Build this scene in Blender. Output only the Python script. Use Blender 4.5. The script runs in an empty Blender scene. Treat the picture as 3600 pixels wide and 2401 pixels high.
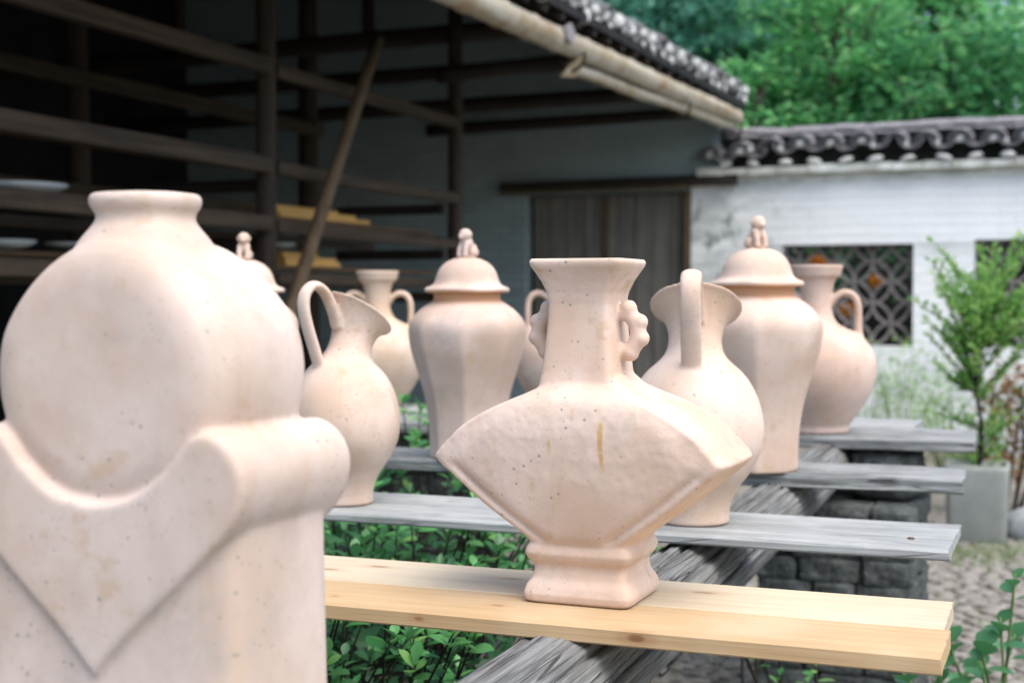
import bpy, math, random
import numpy as np
from mathutils import Vector, Matrix, noise as mnoise

# ------------------------------------------------------------------ camera, light, exposure
SC = bpy.context.scene
COL = SC.collection
R = math.radians
random.seed(7)

cam_d = bpy.data.cameras.new('camera')
cam_d.lens = 50.0
cam_d.sensor_width = 36.0
cam_d.clip_start = 0.05
cam_d.clip_end = 400.0
cam_d.dof.use_dof = True
cam_d.dof.focus_distance = 2.08
cam_d.dof.aperture_fstop = 4.4
cam = bpy.data.objects.new('camera', cam_d)
COL.objects.link(cam)
cam.location = (0.0, 0.0, 1.35)
cam.rotation_euler = (R(90 - 1.824), 0.0, R(22.1))
SC.camera = cam

SUN_ELEV, SUN_AZ = 62.0, 120.0          # azimuth: clockwise from +Y (east = +X)
world = bpy.data.worlds.new('World')
SC.world = world
world.use_nodes = True
wn = world.node_tree
bg = wn.nodes['Background']
sky = wn.nodes.new('ShaderNodeTexSky')
sky.sky_type = 'NISHITA'
sky.sun_disc = False
sky.sun_elevation = R(SUN_ELEV)
sky.sun_rotation = R(SUN_AZ)
sky.air_density = 1.0
sky.dust_density = 3.2
sky.ozone_density = 1.0
wn.links.new(sky.outputs[0], bg.inputs[0])
bg.inputs[1].default_value = 0.14

sun_d = bpy.data.lights.new('sun', 'SUN')
sun_d.energy = 1.4
sun_d.angle = R(62)
sun_d.color = (1.0, 0.965, 0.91)
sun = bpy.data.objects.new('sun', sun_d)
COL.objects.link(sun)
sdir = Vector((math.sin(R(SUN_AZ)) * math.cos(R(SUN_ELEV)), math.cos(R(SUN_AZ)) * math.cos(R(SUN_ELEV)), math.sin(R(SUN_ELEV))))
sun.rotation_euler = sdir.to_track_quat('Z', 'Y').to_euler()

SC.view_settings.view_transform = 'Standard'
SC.view_settings.look = 'None'
SC.view_settings.gamma = 1.0
SC.view_settings.exposure = 1.05
SC.render.engine = 'CYCLES'
SC.cycles.max_bounces = 8
SC.cycles.diffuse_bounces = 5

# ------------------------------------------------------------------ material helpers
class NT:
    def __init__(s, name):
        s.m = bpy.data.materials.new(name)
        s.m.use_nodes = True
        s.t = s.m.node_tree
        s.b = s.t.nodes['Principled BSDF']
        s.out = s.t.nodes['Material Output']
        s.b.inputs['Specular IOR Level'].default_value = 0.3
    def n(s, typ, **kw):
        nd = s.t.nodes.new('ShaderNode' + typ)
        for k, v in kw.items():
            setattr(nd, k, v)
        return nd
    def put(s, sock, v):
        if v is None: return
        if hasattr(v, 'is_linked') or hasattr(v, 'links'):
            s.t.links.new(v, sock)
        elif isinstance(v, (tuple, list)) and len(v) == 3 and sock.type == 'RGBA':
            sock.default_value = (*v, 1)
        else:
            sock.default_value = v
    def co(s, kind='Object'):
        return s.n('TexCoord').outputs[kind]
    def map(s, v, scale=(1, 1, 1), loc=(0, 0, 0), rot=(0, 0, 0)):
        nd = s.n('Mapping')
        s.put(nd.inputs['Vector'], v)
        nd.inputs['Scale'].default_value = scale
        nd.inputs['Location'].default_value = loc
        nd.inputs['Rotation'].default_value = rot
        return nd.outputs[0]
    def noise(s, v, scale=5, detail=4, rough=.55, dist=0):
        nd = s.n('TexNoise')
        s.put(nd.inputs['Vector'], v)
        nd.inputs['Scale'].default_value = scale
        nd.inputs['Detail'].default_value = detail
        nd.inputs['Roughness'].default_value = rough
        nd.inputs['Distortion'].default_value = dist
        return nd.outputs[0]
    def vor(s, v, scale=5, feature='F1', out='Distance', rnd=1.0):
        nd = s.n('TexVoronoi', feature=feature)
        s.put(nd.inputs['Vector'], v)
        nd.inputs['Scale'].default_value = scale
        nd.inputs['Randomness'].default_value = rnd
        return nd.outputs[out]
    def math(s, op, a, b=None, c=None, clamp=False):
        nd = s.n('Math', operation=op, use_clamp=clamp)
        s.put(nd.inputs[0], a); s.put(nd.inputs[1], b)
        if c is not None: s.put(nd.inputs[2], c)
        return nd.outputs[0]
    def step(s, v, lo, hi):
        nd = s.n('MapRange', interpolation_type='SMOOTHSTEP')
        s.put(nd.inputs['Value'], v)
        nd.inputs['From Min'].default_value = lo
        nd.inputs['From Max'].default_value = hi
        return nd.outputs[0]
    def mix(s, fac, a, b, mode='MIX'):
        nd = s.n('Mix', data_type='RGBA', blend_type=mode)
        s.put(nd.inputs[0], fac)
        s.put(nd.inputs[6], a); s.put(nd.inputs[7], b)
        return nd.outputs[2]
    def sep(s, v):
        nd = s.n('SeparateXYZ'); s.put(nd.inputs[0], v)
        return nd.outputs
    def bump(s, h, strength=.3, dist=.01, normal=None):
        nd = s.n('Bump')
        s.put(nd.inputs['Height'], h)
        nd.inputs['Strength'].default_value = strength
        nd.inputs['Distance'].default_value = dist
        if normal is not None: s.put(nd.inputs['Normal'], normal)
        return nd.outputs[0]
    def fin(s, color=None, rough=None, normal=None):
        if color is not None: s.put(s.b.inputs['Base Color'], color)
        if rough is not None: s.put(s.b.inputs['Roughness'], rough)
        if normal is not None: s.put(s.b.inputs['Normal'], normal)
        return s.m

def mat_ceramic(name, seed, tint=(.70, .56, .465), specks=1.0, pits=False, drips=(), rimstain=False, neck_glow=False):
    k = NT(name)
    co0 = k.co()
    co = k.map(co0, loc=(seed * 1.7, seed * .9, seed * .37))
    big = k.noise(co, 6, 4, .6)
    fine = k.noise(co, 90, 3, .6)
    pale = tuple(min(.86, c * 1.12 + .035) for c in tint)
    warm = (tint[0] * .98, tint[1] * .91, tint[2] * .83)
    col = k.mix(k.step(big, .32, .68), warm, pale)
    damp = k.noise(k.map(co, scale=(1, 1, .6)), 3.1, 5, .65)
    col = k.mix(k.math('MULTIPLY', k.step(damp, .50, .68), .30), col, tuple(c * .80 for c in tint))
    # ochre runs down the clay
    st = k.noise(k.map(co, scale=(14, 14, 2.2)), 1.6, 4, .6)
    col = k.mix(k.math('MULTIPLY', k.step(st, .58, .78), .55), col, (.50, .35, .18))
    oc = k.noise(k.map(co, loc=(4, 8, 1)), 17, 4, .65)
    col = k.mix(k.math('MULTIPLY', k.step(oc, .60, .72), .42), col, (.46, .31, .17))
    # grey cloudy wear
    gw = k.noise(co, 11, 5, .7)
    col = k.mix(k.math('MULTIPLY', k.step(gw, .52, .74), .45), col, (.40, .365, .325))
    fg = k.noise(co, 130, 4, .7)
    col = k.mix(k.math('MULTIPLY', k.step(fg, .52, .72), .22), col, (.36, .30, .25))
    # dark blue-grey pinholes
    vn = k.n('TexVoronoi'); k.put(vn.inputs['Vector'], co); vn.inputs['Scale'].default_value = 75
    rnd_ = k.sep(vn.outputs['Color'])[0]
    d = k.math('ADD', vn.outputs['Distance'], k.math('MULTIPLY', rnd_, .13))
    dens = k.step(k.noise(co, 9, 3, .6), .40, .62)
    rs = k.step(d, .24, .12)
    sp = k.math('MULTIPLY', rs, dens)
    d2 = k.vor(k.map(co, loc=(3, 5, 7)), 160)
    sp2 = k.math('MULTIPLY', k.step(d2, .16, .08), k.step(k.noise(co, 14, 2), .5, .66))
    spk = k.math('MULTIPLY', k.math('MAXIMUM', sp, sp2), .72 * specks)
    col = k.mix(spk, col, (.20, .22, .22))
    x, y, z = k.sep(co0)
    wob = k.math('MULTIPLY', k.math('SUBTRACT', k.noise(co0, 25, 3), .5), .016)
    xw = k.math('ADD', x, wob)
    for (dx, z0, z1, w, a) in drips:
        mx = k.step(k.math('ABSOLUTE', k.math('SUBTRACT', xw, dx)), w, w * .25)
        mz = k.math('MULTIPLY', k.step(z, z0, z0 + .03), k.step(z, z1, z1 - .008))
        my = k.step(y, -.02, -.05)
        nb = k.step(k.noise(co, 40, 3), .25, .55)
        f = k.math('MULTIPLY', k.math('MULTIPLY', mx, mz), k.math('MULTIPLY', my, k.math('MULTIPLY', nb, a)))
        col = k.mix(f, col, (.50, .31, .10))
    if rimstain:
        mz = k.math('MULTIPLY', k.step(z, .435, .462), k.step(z, .493, .482))
        f = k.math('MULTIPLY', mz, k.math('MULTIPLY', k.step(k.noise(co, 22, 4, .7), .48, .66), k.math('MAXIMUM', k.step(x, -.03, -.055), k.step(x, .028, .05))))
        col = k.mix(k.math('MULTIPLY', f, .6), col, (.42, .27, .09))
        # mildew on the left tip
        f2 = k.math('MULTIPLY', k.step(x, -.16, -.25), k.step(k.noise(co, 60, 4, .7), .50, .66))
        col = k.mix(k.math('MULTIPLY', f2, .55), col, (.28, .28, .25))
    if neck_glow:      # orange bounce glow under the lid, painted into the neck clay
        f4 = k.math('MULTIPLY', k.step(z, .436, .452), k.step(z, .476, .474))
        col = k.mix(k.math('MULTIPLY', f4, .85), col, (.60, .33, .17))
    # thin dark brown line at the very bottom
    f3 = k.math('MULTIPLY', k.step(z, .006, .001), .7)
    col = k.mix(f3, col, (.22, .13, .07))
    h = k.math('ADD', k.math('MULTIPLY', big, .6), k.math('MULTIPLY', fine, .12))
    h = k.math('ADD', h, k.math('MULTIPLY', k.noise(co, 260, 2, .6), .10))
    h = k.math('SUBTRACT', h, k.math('MULTIPLY', spk, .35))
    nrm = k.bump(h, .35, .003)
    if pits:
        pv = k.vor(k.map(co, loc=(9, 2, 4)), 70, 'SMOOTH_F1')
        pm = k.step(k.noise(co, 12, 3, .6), .30, .55)
        zz = k.math('MULTIPLY', k.step(z, .12, .2), k.step(z, .34, .30))
        nrm = k.bump(k.math('MULTIPLY', pv, k.math('MULTIPLY', pm, zz)), .34, .004, nrm)
    k.b.inputs['Specular IOR Level'].default_value = .12
    return k.fin(col, .92, nrm)

def mat_wood(name, light, dark, grain=1.0, along='X', bumpd=.003, rough=.8, green=0.0, knots=(), contrast=(.35, .65), warmpatch=None, cracks=0.0):
    k = NT(name)
    co = k.co()
    rnd = k.n('ObjectInfo').outputs['Random']
    off = k.n('CombineXYZ')
    k.put(off.inputs[0], k.math('MULTIPLY', rnd, 37.0)); k.put(off.inputs[1], k.math('MULTIPLY', rnd, 11.0))
    va = k.n('VectorMath', operation='ADD'); k.put(va.inputs[0], co); k.put(va.inputs[1], off.outputs[0])
    c = va.outputs[0]
    sc = {'X': (1.1, 34, 34), 'Y': (34, 1.1, 34), 'Z': (34, 34, 1.1)}[along]
    sc2 = {'X': (4, 190, 190), 'Y': (190, 4, 190), 'Z': (190, 190, 4)}[along]
    g1 = k.noise(k.map(c, scale=tuple(v * grain for v in sc)), 1.0, 5, .65, 1.2)
    g2 = k.noise(k.map(c, scale=tuple(v * grain for v in sc2)), 1.0, 3, .6)
    patch = k.noise(c, 5, 3)
    g = k.math('ADD', k.math('MULTIPLY', g1, .7), k.math('MULTIPLY', g2, .3))
    col = k.mix(k.step(g, *contrast), dark, light)
    col = k.mix(k.math('MULTIPLY', k.step(patch, .4, .75), .3), col, tuple(min(.9, v * 1.25) for v in light))
    if warmpatch:
        col = k.mix(k.math('MULTIPLY', k.step(k.noise(c, 3, 3), .5, .7), .7), col, warmpatch)
    if green:
        gm = k.math('MULTIPLY', k.step(k.noise(c, 18, 4, .7), .48, .66), green)
        col = k.mix(gm, col, (.16, .22, .14))
    h = g
    if cracks:
        ce = k.vor(k.map(c, scale={'X': (2.2, 55, 55), 'Y': (80, .9, 80), 'Z': (55, 55, 2.2)}[along]), 1.0, 'DISTANCE_TO_EDGE')
        cm_ = k.math('MULTIPLY', k.step(ce, .04, .008), k.step(k.noise(c, 9, 3), .36, .58))
        col = k.mix(k.math('MULTIPLY', cm_, cracks), col, tuple(v * .35 for v in dark))
        h = k.math('SUBTRACT', h, k.math('MULTIPLY', cm_, .8))
    x, y, z = k.sep(co)
    for (kx, ky, kr, kc) in knots:
        kz = -.010 if ky < -.06 else 0.0
        dx = k.math('DIVIDE', k.math('SUBTRACT', x, kx), 2.3)
        dy = k.math('SUBTRACT', y, ky)
        dz_ = k.math('SUBTRACT', z, kz)
        d = k.math('SQRT', k.math('ADD', k.math('ADD', k.math('MULTIPLY', dx, dx), k.math('MULTIPLY', dy, dy)), k.math('MULTIPLY', dz_, dz_)))
        d = k.math('ADD', d, k.math('MULTIPLY', k.math('SUBTRACT', g1, .5), kr * .6))
        halo = k.math('MULTIPLY', k.step(d, kr * 2.4, kr * .8), .35)
        col = k.mix(halo, col, kc)
        core = k.math('MULTIPLY', k.step(d, kr, kr * .4), .75)
        col = k.mix(core, col, tuple(v * .6 for v in kc))
    return k.fin(col, rough, k.bump(h, .7, bumpd))

def mat_simple(name, a, b, scale=6, rough=.85, bump=.3, bd=.01, metallic=0):
    k = NT(name)
    co = k.co()
    nz = k.noise(co, scale, 6, .65)
    k.b.inputs['Metallic'].default_value = metallic
    return k.fin(k.mix(k.step(nz, .3, .7), a, b), rough, k.bump(nz, bump, bd))

def mat_leaf(name, a, b, c=None, per='island', trans=.35, rough=.45, spec=.4):
    k = NT(name)
    if per == 'island':
        r = k.n('NewGeometry').outputs['Random Per Island']
    else:
        r = k.n('ObjectInfo').outputs['Random']
    col = k.mix(r, a, b)
    if c is not None:
        col = k.mix(k.step(k.math('FRACT', k.math('MULTIPLY', r, 7.13)), .72, .95), col, c)
    k.fin(col, rough)
    k.b.inputs['Specular IOR Level'].default_value = spec
    tr = k.n('BsdfTranslucent')
    hs = k.n('HueSaturation'); hs.inputs['Value'].default_value = 1.5; hs.inputs['Hue'].default_value = .485
    k.put(hs.inputs['Color'], col); k.put(tr.inputs[0], hs.outputs[0])
    ms = k.n('MixShader'); ms.inputs[0].default_value = trans
    k.t.links.new(k.b.outputs[0], ms.inputs[1]); k.t.links.new(tr.outputs[0], ms.inputs[2])
    k.t.links.new(ms.outputs[0], k.out.inputs['Surface'])
    return k.m

def mat_whitewash():
    k = NT('whitewash')
    co = k.co('Object')
    x, y, z = k.sep(co)
    n1 = k.noise(co, 1.6, 6, .65)
    n2 = k.noise(k.map(co, scale=(1.2, 1, 3.4)), 2.2, 6, .7)
    courses = k.noise(k.map(co, scale=(1.0, 1, 14)), 1.0, 3, .5)
    col = k.mix(k.step(n1, .3, .7), (.86, .895, .90), (.90, .925, .925))
    # rain-washed grey bloom around the door end and along the foot of the wall
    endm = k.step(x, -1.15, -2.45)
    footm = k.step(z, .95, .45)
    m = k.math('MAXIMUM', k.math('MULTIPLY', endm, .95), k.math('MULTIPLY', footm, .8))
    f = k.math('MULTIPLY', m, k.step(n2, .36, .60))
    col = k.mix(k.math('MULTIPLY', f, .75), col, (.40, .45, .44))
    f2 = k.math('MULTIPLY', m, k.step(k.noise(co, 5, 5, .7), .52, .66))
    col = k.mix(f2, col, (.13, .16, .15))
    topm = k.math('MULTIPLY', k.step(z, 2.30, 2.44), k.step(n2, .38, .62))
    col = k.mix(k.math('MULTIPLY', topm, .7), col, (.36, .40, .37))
    br = k.n('TexBrick'); br.offset = .5
    k.put(br.inputs['Vector'], k.map(co, rot=(R(90), 0, 0)))
    br.inputs['Scale'].default_value = 1.0
    br.inputs['Brick Width'].default_value = .27; br.inputs['Row Height'].default_value = .085
    br.inputs['Mortar Size'].default_value = .010; br.inputs['Mortar Smooth'].default_value = .6
    thin = k.step(k.noise(co, 1.3, 4, .6), .40, .62)
    col = k.mix(k.math('MULTIPLY', k.math('MULTIPLY', br.outputs[1], thin), .28), col, (.45, .50, .52))
    h = k.math('ADD', k.math('MULTIPLY', courses, .5), k.math('MULTIPLY', n2, .5))
    h = k.math('SUBTRACT', h, k.math('MULTIPLY', br.outputs[1], .7))
    return k.fin(col, .9, k.bump(h, .35, .02))

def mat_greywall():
    k = NT('shaded_grey_brick')
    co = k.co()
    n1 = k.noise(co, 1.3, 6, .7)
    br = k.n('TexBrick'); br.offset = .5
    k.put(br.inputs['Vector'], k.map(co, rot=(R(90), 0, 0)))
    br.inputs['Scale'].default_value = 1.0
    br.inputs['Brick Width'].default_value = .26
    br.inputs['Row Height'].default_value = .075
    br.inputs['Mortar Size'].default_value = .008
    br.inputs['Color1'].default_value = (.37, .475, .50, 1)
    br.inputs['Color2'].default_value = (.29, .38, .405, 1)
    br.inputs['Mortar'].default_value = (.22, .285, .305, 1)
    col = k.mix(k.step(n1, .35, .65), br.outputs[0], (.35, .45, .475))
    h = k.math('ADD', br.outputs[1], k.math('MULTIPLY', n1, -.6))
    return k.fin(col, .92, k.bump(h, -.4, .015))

M = {}
M['grey_wood'] = mat_wood('weathered_grey_board', (.42, .435, .425), (.22, .23, .225), 1.3, 'X', .003, .8, .12, cracks=.35)
M['grey_wood_dark'] = mat_wood('rough_grey_board', (.37, .385, .38), (.07, .074, .074), 1.6, 'X', .006, .85, .1, contrast=(.36, .62), cracks=.7)
M['pine_pale'] = mat_wood('fresh_pale_pine', (.61, .525, .385), (.52, .42, .28), 1.1, 'X', .002, .6, 0,
    knots=((-.02, .03, .010, (.50, .31, .17)), (-.085, -.02, .009, (.52, .34, .2)), (.22, .015, .010, (.55, .38, .22)), (.53, .02, .011, (.52, .36, .22)), (-.5, .04, .009, (.5, .33, .2))), contrast=(.3, .7))
M['pine_orange'] = mat_wood('fresh_orange_pine', (.55, .395, .225), (.46, .305, .155), 1.1, 'X', .002, .6, 0,
    knots=((-.30, .02, .006, (.35, .17, .10)), (.50, -.080, .007, (.30, .12, .04)), (-.12, .01, .004, (.4, .2, .1)), (.27, .0, .006, (.5, .25, .12)), (.18, -.078, .004, (.45, .22, .1)), (.02, -.03, .004, (.5, .25, .1))), contrast=(.3, .7), warmpatch=(.60, .47, .31))
M['log'] = mat_wood('weathered_log', (.255, .26, .255), (.085, .086, .085), 2.2, 'Y', .010, .85, .08, contrast=(.36, .62), warmpatch=(.15, .145, .13), cracks=.9)
M['timber'] = mat_wood('dark_timber', (.066, .047, .030), (.025, .019, .014), .6, 'Y', .006, .85, 0)
M['timber_v'] = mat_wood('dark_timber_post', (.052, .037, .025), (.022, .017, .013), .6, 'Z', .006, .85, 0)
M['timber_x'] = mat_wood('dark_timber_beam', (.045, .034, .026), (.018, .015, .013), .6, 'X', .006, .85, 0)
M['brace_wood'] = mat_wood('brown_pole', (.13, .088, .05), (.065, .046, .028), .5, 'Z', .003, .8, 0)
M['door_wood'] = mat_wood('old_door_board', (.235, .225, .20), (.115, .115, .105), .7, 'Z', .004, .85, 0)
M['ochre_wood'] = mat_wood('ochre_door_strip', (.145, .105, .06), (.085, .065, .042), .7, 'Z', .003, .8, 0)
M['shelf_pine'] = mat_wood('yellow_pine_block', (.56, .33, .095), (.45, .25, .065), .7, 'Y', .001, .6, 0)
M['shelf_board'] = mat_wood('brown_shelf_board', (.12, .07, .035), (.07, .042, .025), .7, 'Y', .003, .8, 0)
M['bamboo'] = mat_wood('old_bamboo', (.46, .43, .35), (.24, .185, .10), .25, 'Y', .001, .5, .05, contrast=(.35, .62), warmpatch=(.26, .16, .06))
M['tile'] = mat_simple('grey_roof_tile', (.065, .068, .072), (.22, .22, .23), 9, .85, .4, .006)
M['ridge_tile'] = mat_simple('pale_ridge_tile', (.13, .13, .14), (.26, .25, .265), 7, .85, .4, .006)
M['lime'] = mat_simple('lime_plaster_plug', (.30, .32, .31), (.62, .64, .62), 9, .9, .5, .01)
M['lime_edge'] = mat_simple('stained_lime_course', (.36, .37, .32), (.72, .76, .72), 5, .9, .5, .012)
M['mortar'] = mat_simple('dark_mortar', (.022, .024, .023), (.06, .062, .058), 6, .95, .5, .02)
M['lattice'] = mat_simple('clay_lattice_tile', (.14, .128, .125), (.30, .27, .26), 8, .85, .4, .006)
M['white_wall'] = mat_whitewash()
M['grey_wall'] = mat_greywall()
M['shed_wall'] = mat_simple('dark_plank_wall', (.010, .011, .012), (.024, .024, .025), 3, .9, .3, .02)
M['stone'] = mat_simple('mossy_dark_stone', (.025, .03, .029), (.13, .145, .14), 22, .95, 1.0, .03)
M['cobble'] = mat_simple('cobble_stone', (.13, .12, .105), (.34, .32, .285), 18, .85, .4, .006)
M['concrete'] = mat_simple('grey_planter_cement', (.28, .30, .28), (.38, .395, .37), 5, .9, .2, .004)
M['soil'] = mat_simple('dark_soil', (.03, .022, .016), (.07, .055, .04), 20, .95, .6, .02)
M['bowl'] = mat_simple('glazed_white_bowl', (.42, .48, .50), (.52, .57, .58), 4, .35, .05, .002)
M['stem'] = mat_simple('dark_twig', (.012, .011, .009), (.035, .03, .022), 25, .85, .4, .003)
M['green_stem'] = mat_simple('green_stalk', (.10, .16, .05), (.16, .22, .08), 25, .7, .2, .002)
M['bark'] = mat_simple('tree_bark', (.05, .042, .034), (.12, .10, .08), 12, .9, .6, .02)
M['rock'] = mat_simple('pale_rock', (.25, .27, .28), (.42, .44, .45), 7, .9, .5, .02)
M['leaf_obj'] = mat_leaf('shrub_leaf', (.06, .25, .085), (.15, .42, .14), (.26, .52, .16), 'object', .4, .3, .55)
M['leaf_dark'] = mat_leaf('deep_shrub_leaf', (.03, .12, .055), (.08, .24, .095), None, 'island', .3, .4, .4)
M['leaf_round'] = mat_leaf('round_garden_leaf', (.04, .15, .06), (.08, .24, .10), None, 'object', .3, .45, .4)
M['leaf_pot'] = mat_leaf('feathery_leaf', (.11, .29, .07), (.24, .46, .13), (.36, .54, .17), 'island', .55, .5, .3)
M['leaf_tree_a'] = mat_leaf('bright_tree_leaf', (.05, .21, .085), (.15, .42, .17), (.26, .54, .22), 'island', .55, .5, .3)
M['leaf_tree_b'] = mat_leaf('blue_green_leaf', (.045, .17, .13), (.12, .33, .24), (.18, .42, .29), 'island', .5, .5, .3)
M['leaf_tree_c'] = mat_leaf('mid_green_leaf', (.03, .14, .065), (.09, .29, .12), (.16, .38, .15), 'island', .5, .5, .3)
M['leaf_rust'] = mat_leaf('rusty_leaf', (.20, .10, .03), (.30, .18, .06), (.12, .18, .05), 'island', .3, .5, .3)
M['orange_petal'] = mat_leaf('orange_petal', (.65, .27, .03), (.75, .38, .06), None, 'island', .3, .6, .3)
M['grass'] = mat_leaf('grass_blade', (.09, .20, .04), (.18, .30, .07), (.25, .30, .10), 'island', .4, .5, .3)

def mat_ground():
    k = NT('courtyard_earth')
    co = k.co()
    n = k.noise(co, 3, 6, .65); n2 = k.noise(co, 30, 4, .65)
    col = k.mix(k.step(n, .35, .65), (.15, .135, .115), (.25, .235, .205))
    col = k.mix(k.math('MULTIPLY', k.step(k.noise(co, 1.1, 4, .6), .5, .68), .55), col, (.09, .12, .05))
    col = k.mix(k.math('MULTIPLY', k.step(n2, .45, .7), .4), col, (.12, .11, .10))
    return k.fin(col, .92, k.bump(n2, .6, .015))
M['ground'] = mat_ground()
M['hill'] = mat_simple('forest_floor', (.015, .03, .012), (.04, .07, .03), 2, .95, .6, .1)

# ------------------------------------------------------------------ geometry helpers
class G:
    def __init__(s): s.v = []; s.f = []
    def add(s, v, f):
        o = len(s.v)
        s.v += [tuple(p) for p in v]
        s.f += [tuple(i + o for i in q) for q in f]
        return s
    def mesh(s, name='mesh'):
        me = bpy.data.meshes.new(name)
        me.from_pydata(s.v, [], s.f)
        me.update()
        return me

def box(g, x0, x1, y0, y1, z0, z1):
    v = [(x, y, z) for z in (z0, z1) for y in (y0, y1) for x in (x0, x1)]
    return g.add(v, [(0, 2, 3, 1), (4, 5, 7, 6), (0, 1, 5, 4), (2, 6, 7, 3), (0, 4, 6, 2), (1, 3, 7, 5)])

def loft(g, rings, cap0=True, cap1=True, closed=True):
    n = len(rings[0]); v = [p for r in rings for p in r]; f = []
    for i in range(len(rings) - 1):
        for j in range(n if closed else n - 1):
            k = (j + 1) % n
            f.append((i * n + j, i * n + k, (i + 1) * n + k, (i + 1) * n + j))
    if cap0: f.append(tuple(range(n - 1, -1, -1)))
    if cap1: f.append(tuple((len(rings) - 1) * n + j for j in range(n)))
    return g.add(v, f)

def ring(z, rx, ry=None, n=48, e=2.0, cx=0, cy=0, tilt=0):
    ry = rx if ry is None else ry
    out = []
    for j in range(n):
        a = 2 * math.pi * j / n
        c, s_ = math.cos(a), math.sin(a)
        x = rx * math.copysign(abs(c) ** (2 / e), c); y = ry * math.copysign(abs(s_) ** (2 / e), s_)
        out.append((cx + x * math.cos(tilt), cy + y, z - x * math.sin(tilt)))
    return out

def crom(P, k=6):
    P = [np.array(p, float) for p in P]; out = []
    for i in range(len(P) - 1):
        p0 = P[max(0, i - 1)]; p1 = P[i]; p2 = P[i + 1]; p3 = P[min(len(P) - 1, i + 2)]
        for t in np.linspace(0, 1, k, endpoint=False):
            out.append(.5 * ((2 * p1) + (-p0 + p2) * t + (2 * p0 - 5 * p1 + 4 * p2 - p3) * t ** 2 + (-p0 + 3 * p1 - 3 * p2 + p3) * t ** 3))
    out.append(P[-1])
    return out

def tube(g, pts, rad, n=12, flat=None, up=None, caps=True):
    """sweep along pts; rad = number or list; flat=(a,b) makes an oval strap whose wide axis is up"""
    P = [Vector(p) for p in pts]; rings = []
    N = Vector(up) if up else None
    for i, p in enumerate(P):
        t = (P[min(i + 1, len(P) - 1)] - P[max(i - 1, 0)]).normalized()
        if N is None:
            N = t.cross(Vector((0, 0, 1)))
            if N.length < 1e-3: N = t.cross(Vector((1, 0, 0)))
        N = (N - t * N.dot(t)).normalized(); B = t.cross(N)
        r = rad[i] if isinstance(rad, (list, tuple)) else rad
        a, b = (flat if flat else (1, 1))
        rings.append([tuple(p + N * (r * a * math.cos(2 * math.pi * j / n)) + B * (r * b * math.sin(2 * math.pi * j / n))) for j in range(n)])
    return loft(g, rings, caps, caps)

def ball(g, c, r, n=16, m=10):
    rx, ry, rz = r if isinstance(r, (tuple, list)) else (r, r, r)
    rings = []
    for i in range(1, m):
        a = math.pi * i / m
        rings.append([(c[0] + rx * math.sin(a) * math.cos(2 * math.pi * j / n), c[1] + ry * math.sin(a) * math.sin(2 * math.pi * j / n), c[2] - rz * math.cos(a)) for j in range(n)])
    return loft(g, rings)

def link(name, data, mat=None, parent=None, smooth=False, loc=None, rot=None, scale=None):
    if isinstance(data, G): data = data.mesh(name)
    o = bpy.data.objects.new(name, data)
    if mat is not None:
        data.materials.clear(); data.materials.append(mat)
    if smooth:
        data.polygons.foreach_set('use_smooth', [True] * len(data.polygons))
    COL.objects.link(o)
    if parent: o.parent = parent
    if loc is not None: o.location = loc
    if rot is not None: o.rotation_euler = rot
    if scale is not None: o.scale = scale if isinstance(scale, (tuple, list)) else (scale,) * 3
    return o

def tag(o, label=None, cat=None, group=None, kind=None):
    if label: o['label'] = label
    if cat: o['category'] = cat
    if group: o['group'] = group
    if kind: o['kind'] = kind
    return o

def thing(name, label, cat, loc=(0, 0, 0), rz=0, group=None):
    o = bpy.data.objects.new(name, None)
    o.empty_display_size = .1
    COL.objects.link(o)
    o.location = loc; o.rotation_euler = (0, 0, rz)
    return tag(o, label, cat, group)

def fuse(g, voxel, iters=8, factor=.5):
    """voxel-union the overlapping closed shapes and relax them into one soft-jointed skin"""
    me = g.mesh('fuse'); o = bpy.data.objects.new('fuse', me); COL.objects.link(o)
    m = o.modifiers.new('r', 'REMESH'); m.mode = 'VOXEL'; m.voxel_size = voxel
    if iters:
        s = o.modifiers.new('s', 'SMOOTH'); s.factor = factor; s.iterations = iters
    dg = bpy.context.evaluated_depsgraph_get()
    out = bpy.data.meshes.new_from_object(o.evaluated_get(dg))
    bpy.data.objects.remove(o); bpy.data.meshes.remove(me)
    return out

def split(me, classify):
    """cut one mesh into named parts but keep the shading continuous over the cuts"""
    n = len(me.vertices); co = np.empty(n * 3); me.vertices.foreach_get('co', co); co = co.reshape(-1, 3)
    nr = np.empty(n * 3); me.vertex_normals.foreach_get('vector', nr); nr = nr.reshape(-1, 3)
    groups = {}
    for p in me.polygons:
        groups.setdefault(classify(*p.center), []).append(tuple(p.vertices))
    res = {}
    for key, fs in groups.items():
        ids = sorted({i for f in fs for i in f}); mp = {a: b for b, a in enumerate(ids)}
        m2 = bpy.data.meshes.new(key)
        m2.from_pydata([tuple(co[i]) for i in ids], [], [tuple(mp[i] for i in f) for f in fs])
        m2.update()
        m2.polygons.foreach_set('use_smooth', [True] * len(m2.polygons))
        m2.normals_split_custom_set_from_vertices([tuple(nr[i]) for i in ids])
        res[key] = m2
    bpy.data.meshes.remove(me)
    return res

def nz(x, y=0, z=0): return mnoise.noise(Vector((x, y, z)))

# ================================================================== SETTING
g = G(); s = 150
box_v = [(-s, -30, 0), (s, -30, 0), (s, s, 0), (-s, s, 0)]
g.add(box_v, [(0, 1, 2, 3)])
tag(link('ground', g, M['ground']), 'earthen courtyard ground with patches of moss', 'ground', kind='structure')
ground = bpy.data.objects['ground']; del ground['category']

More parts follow.
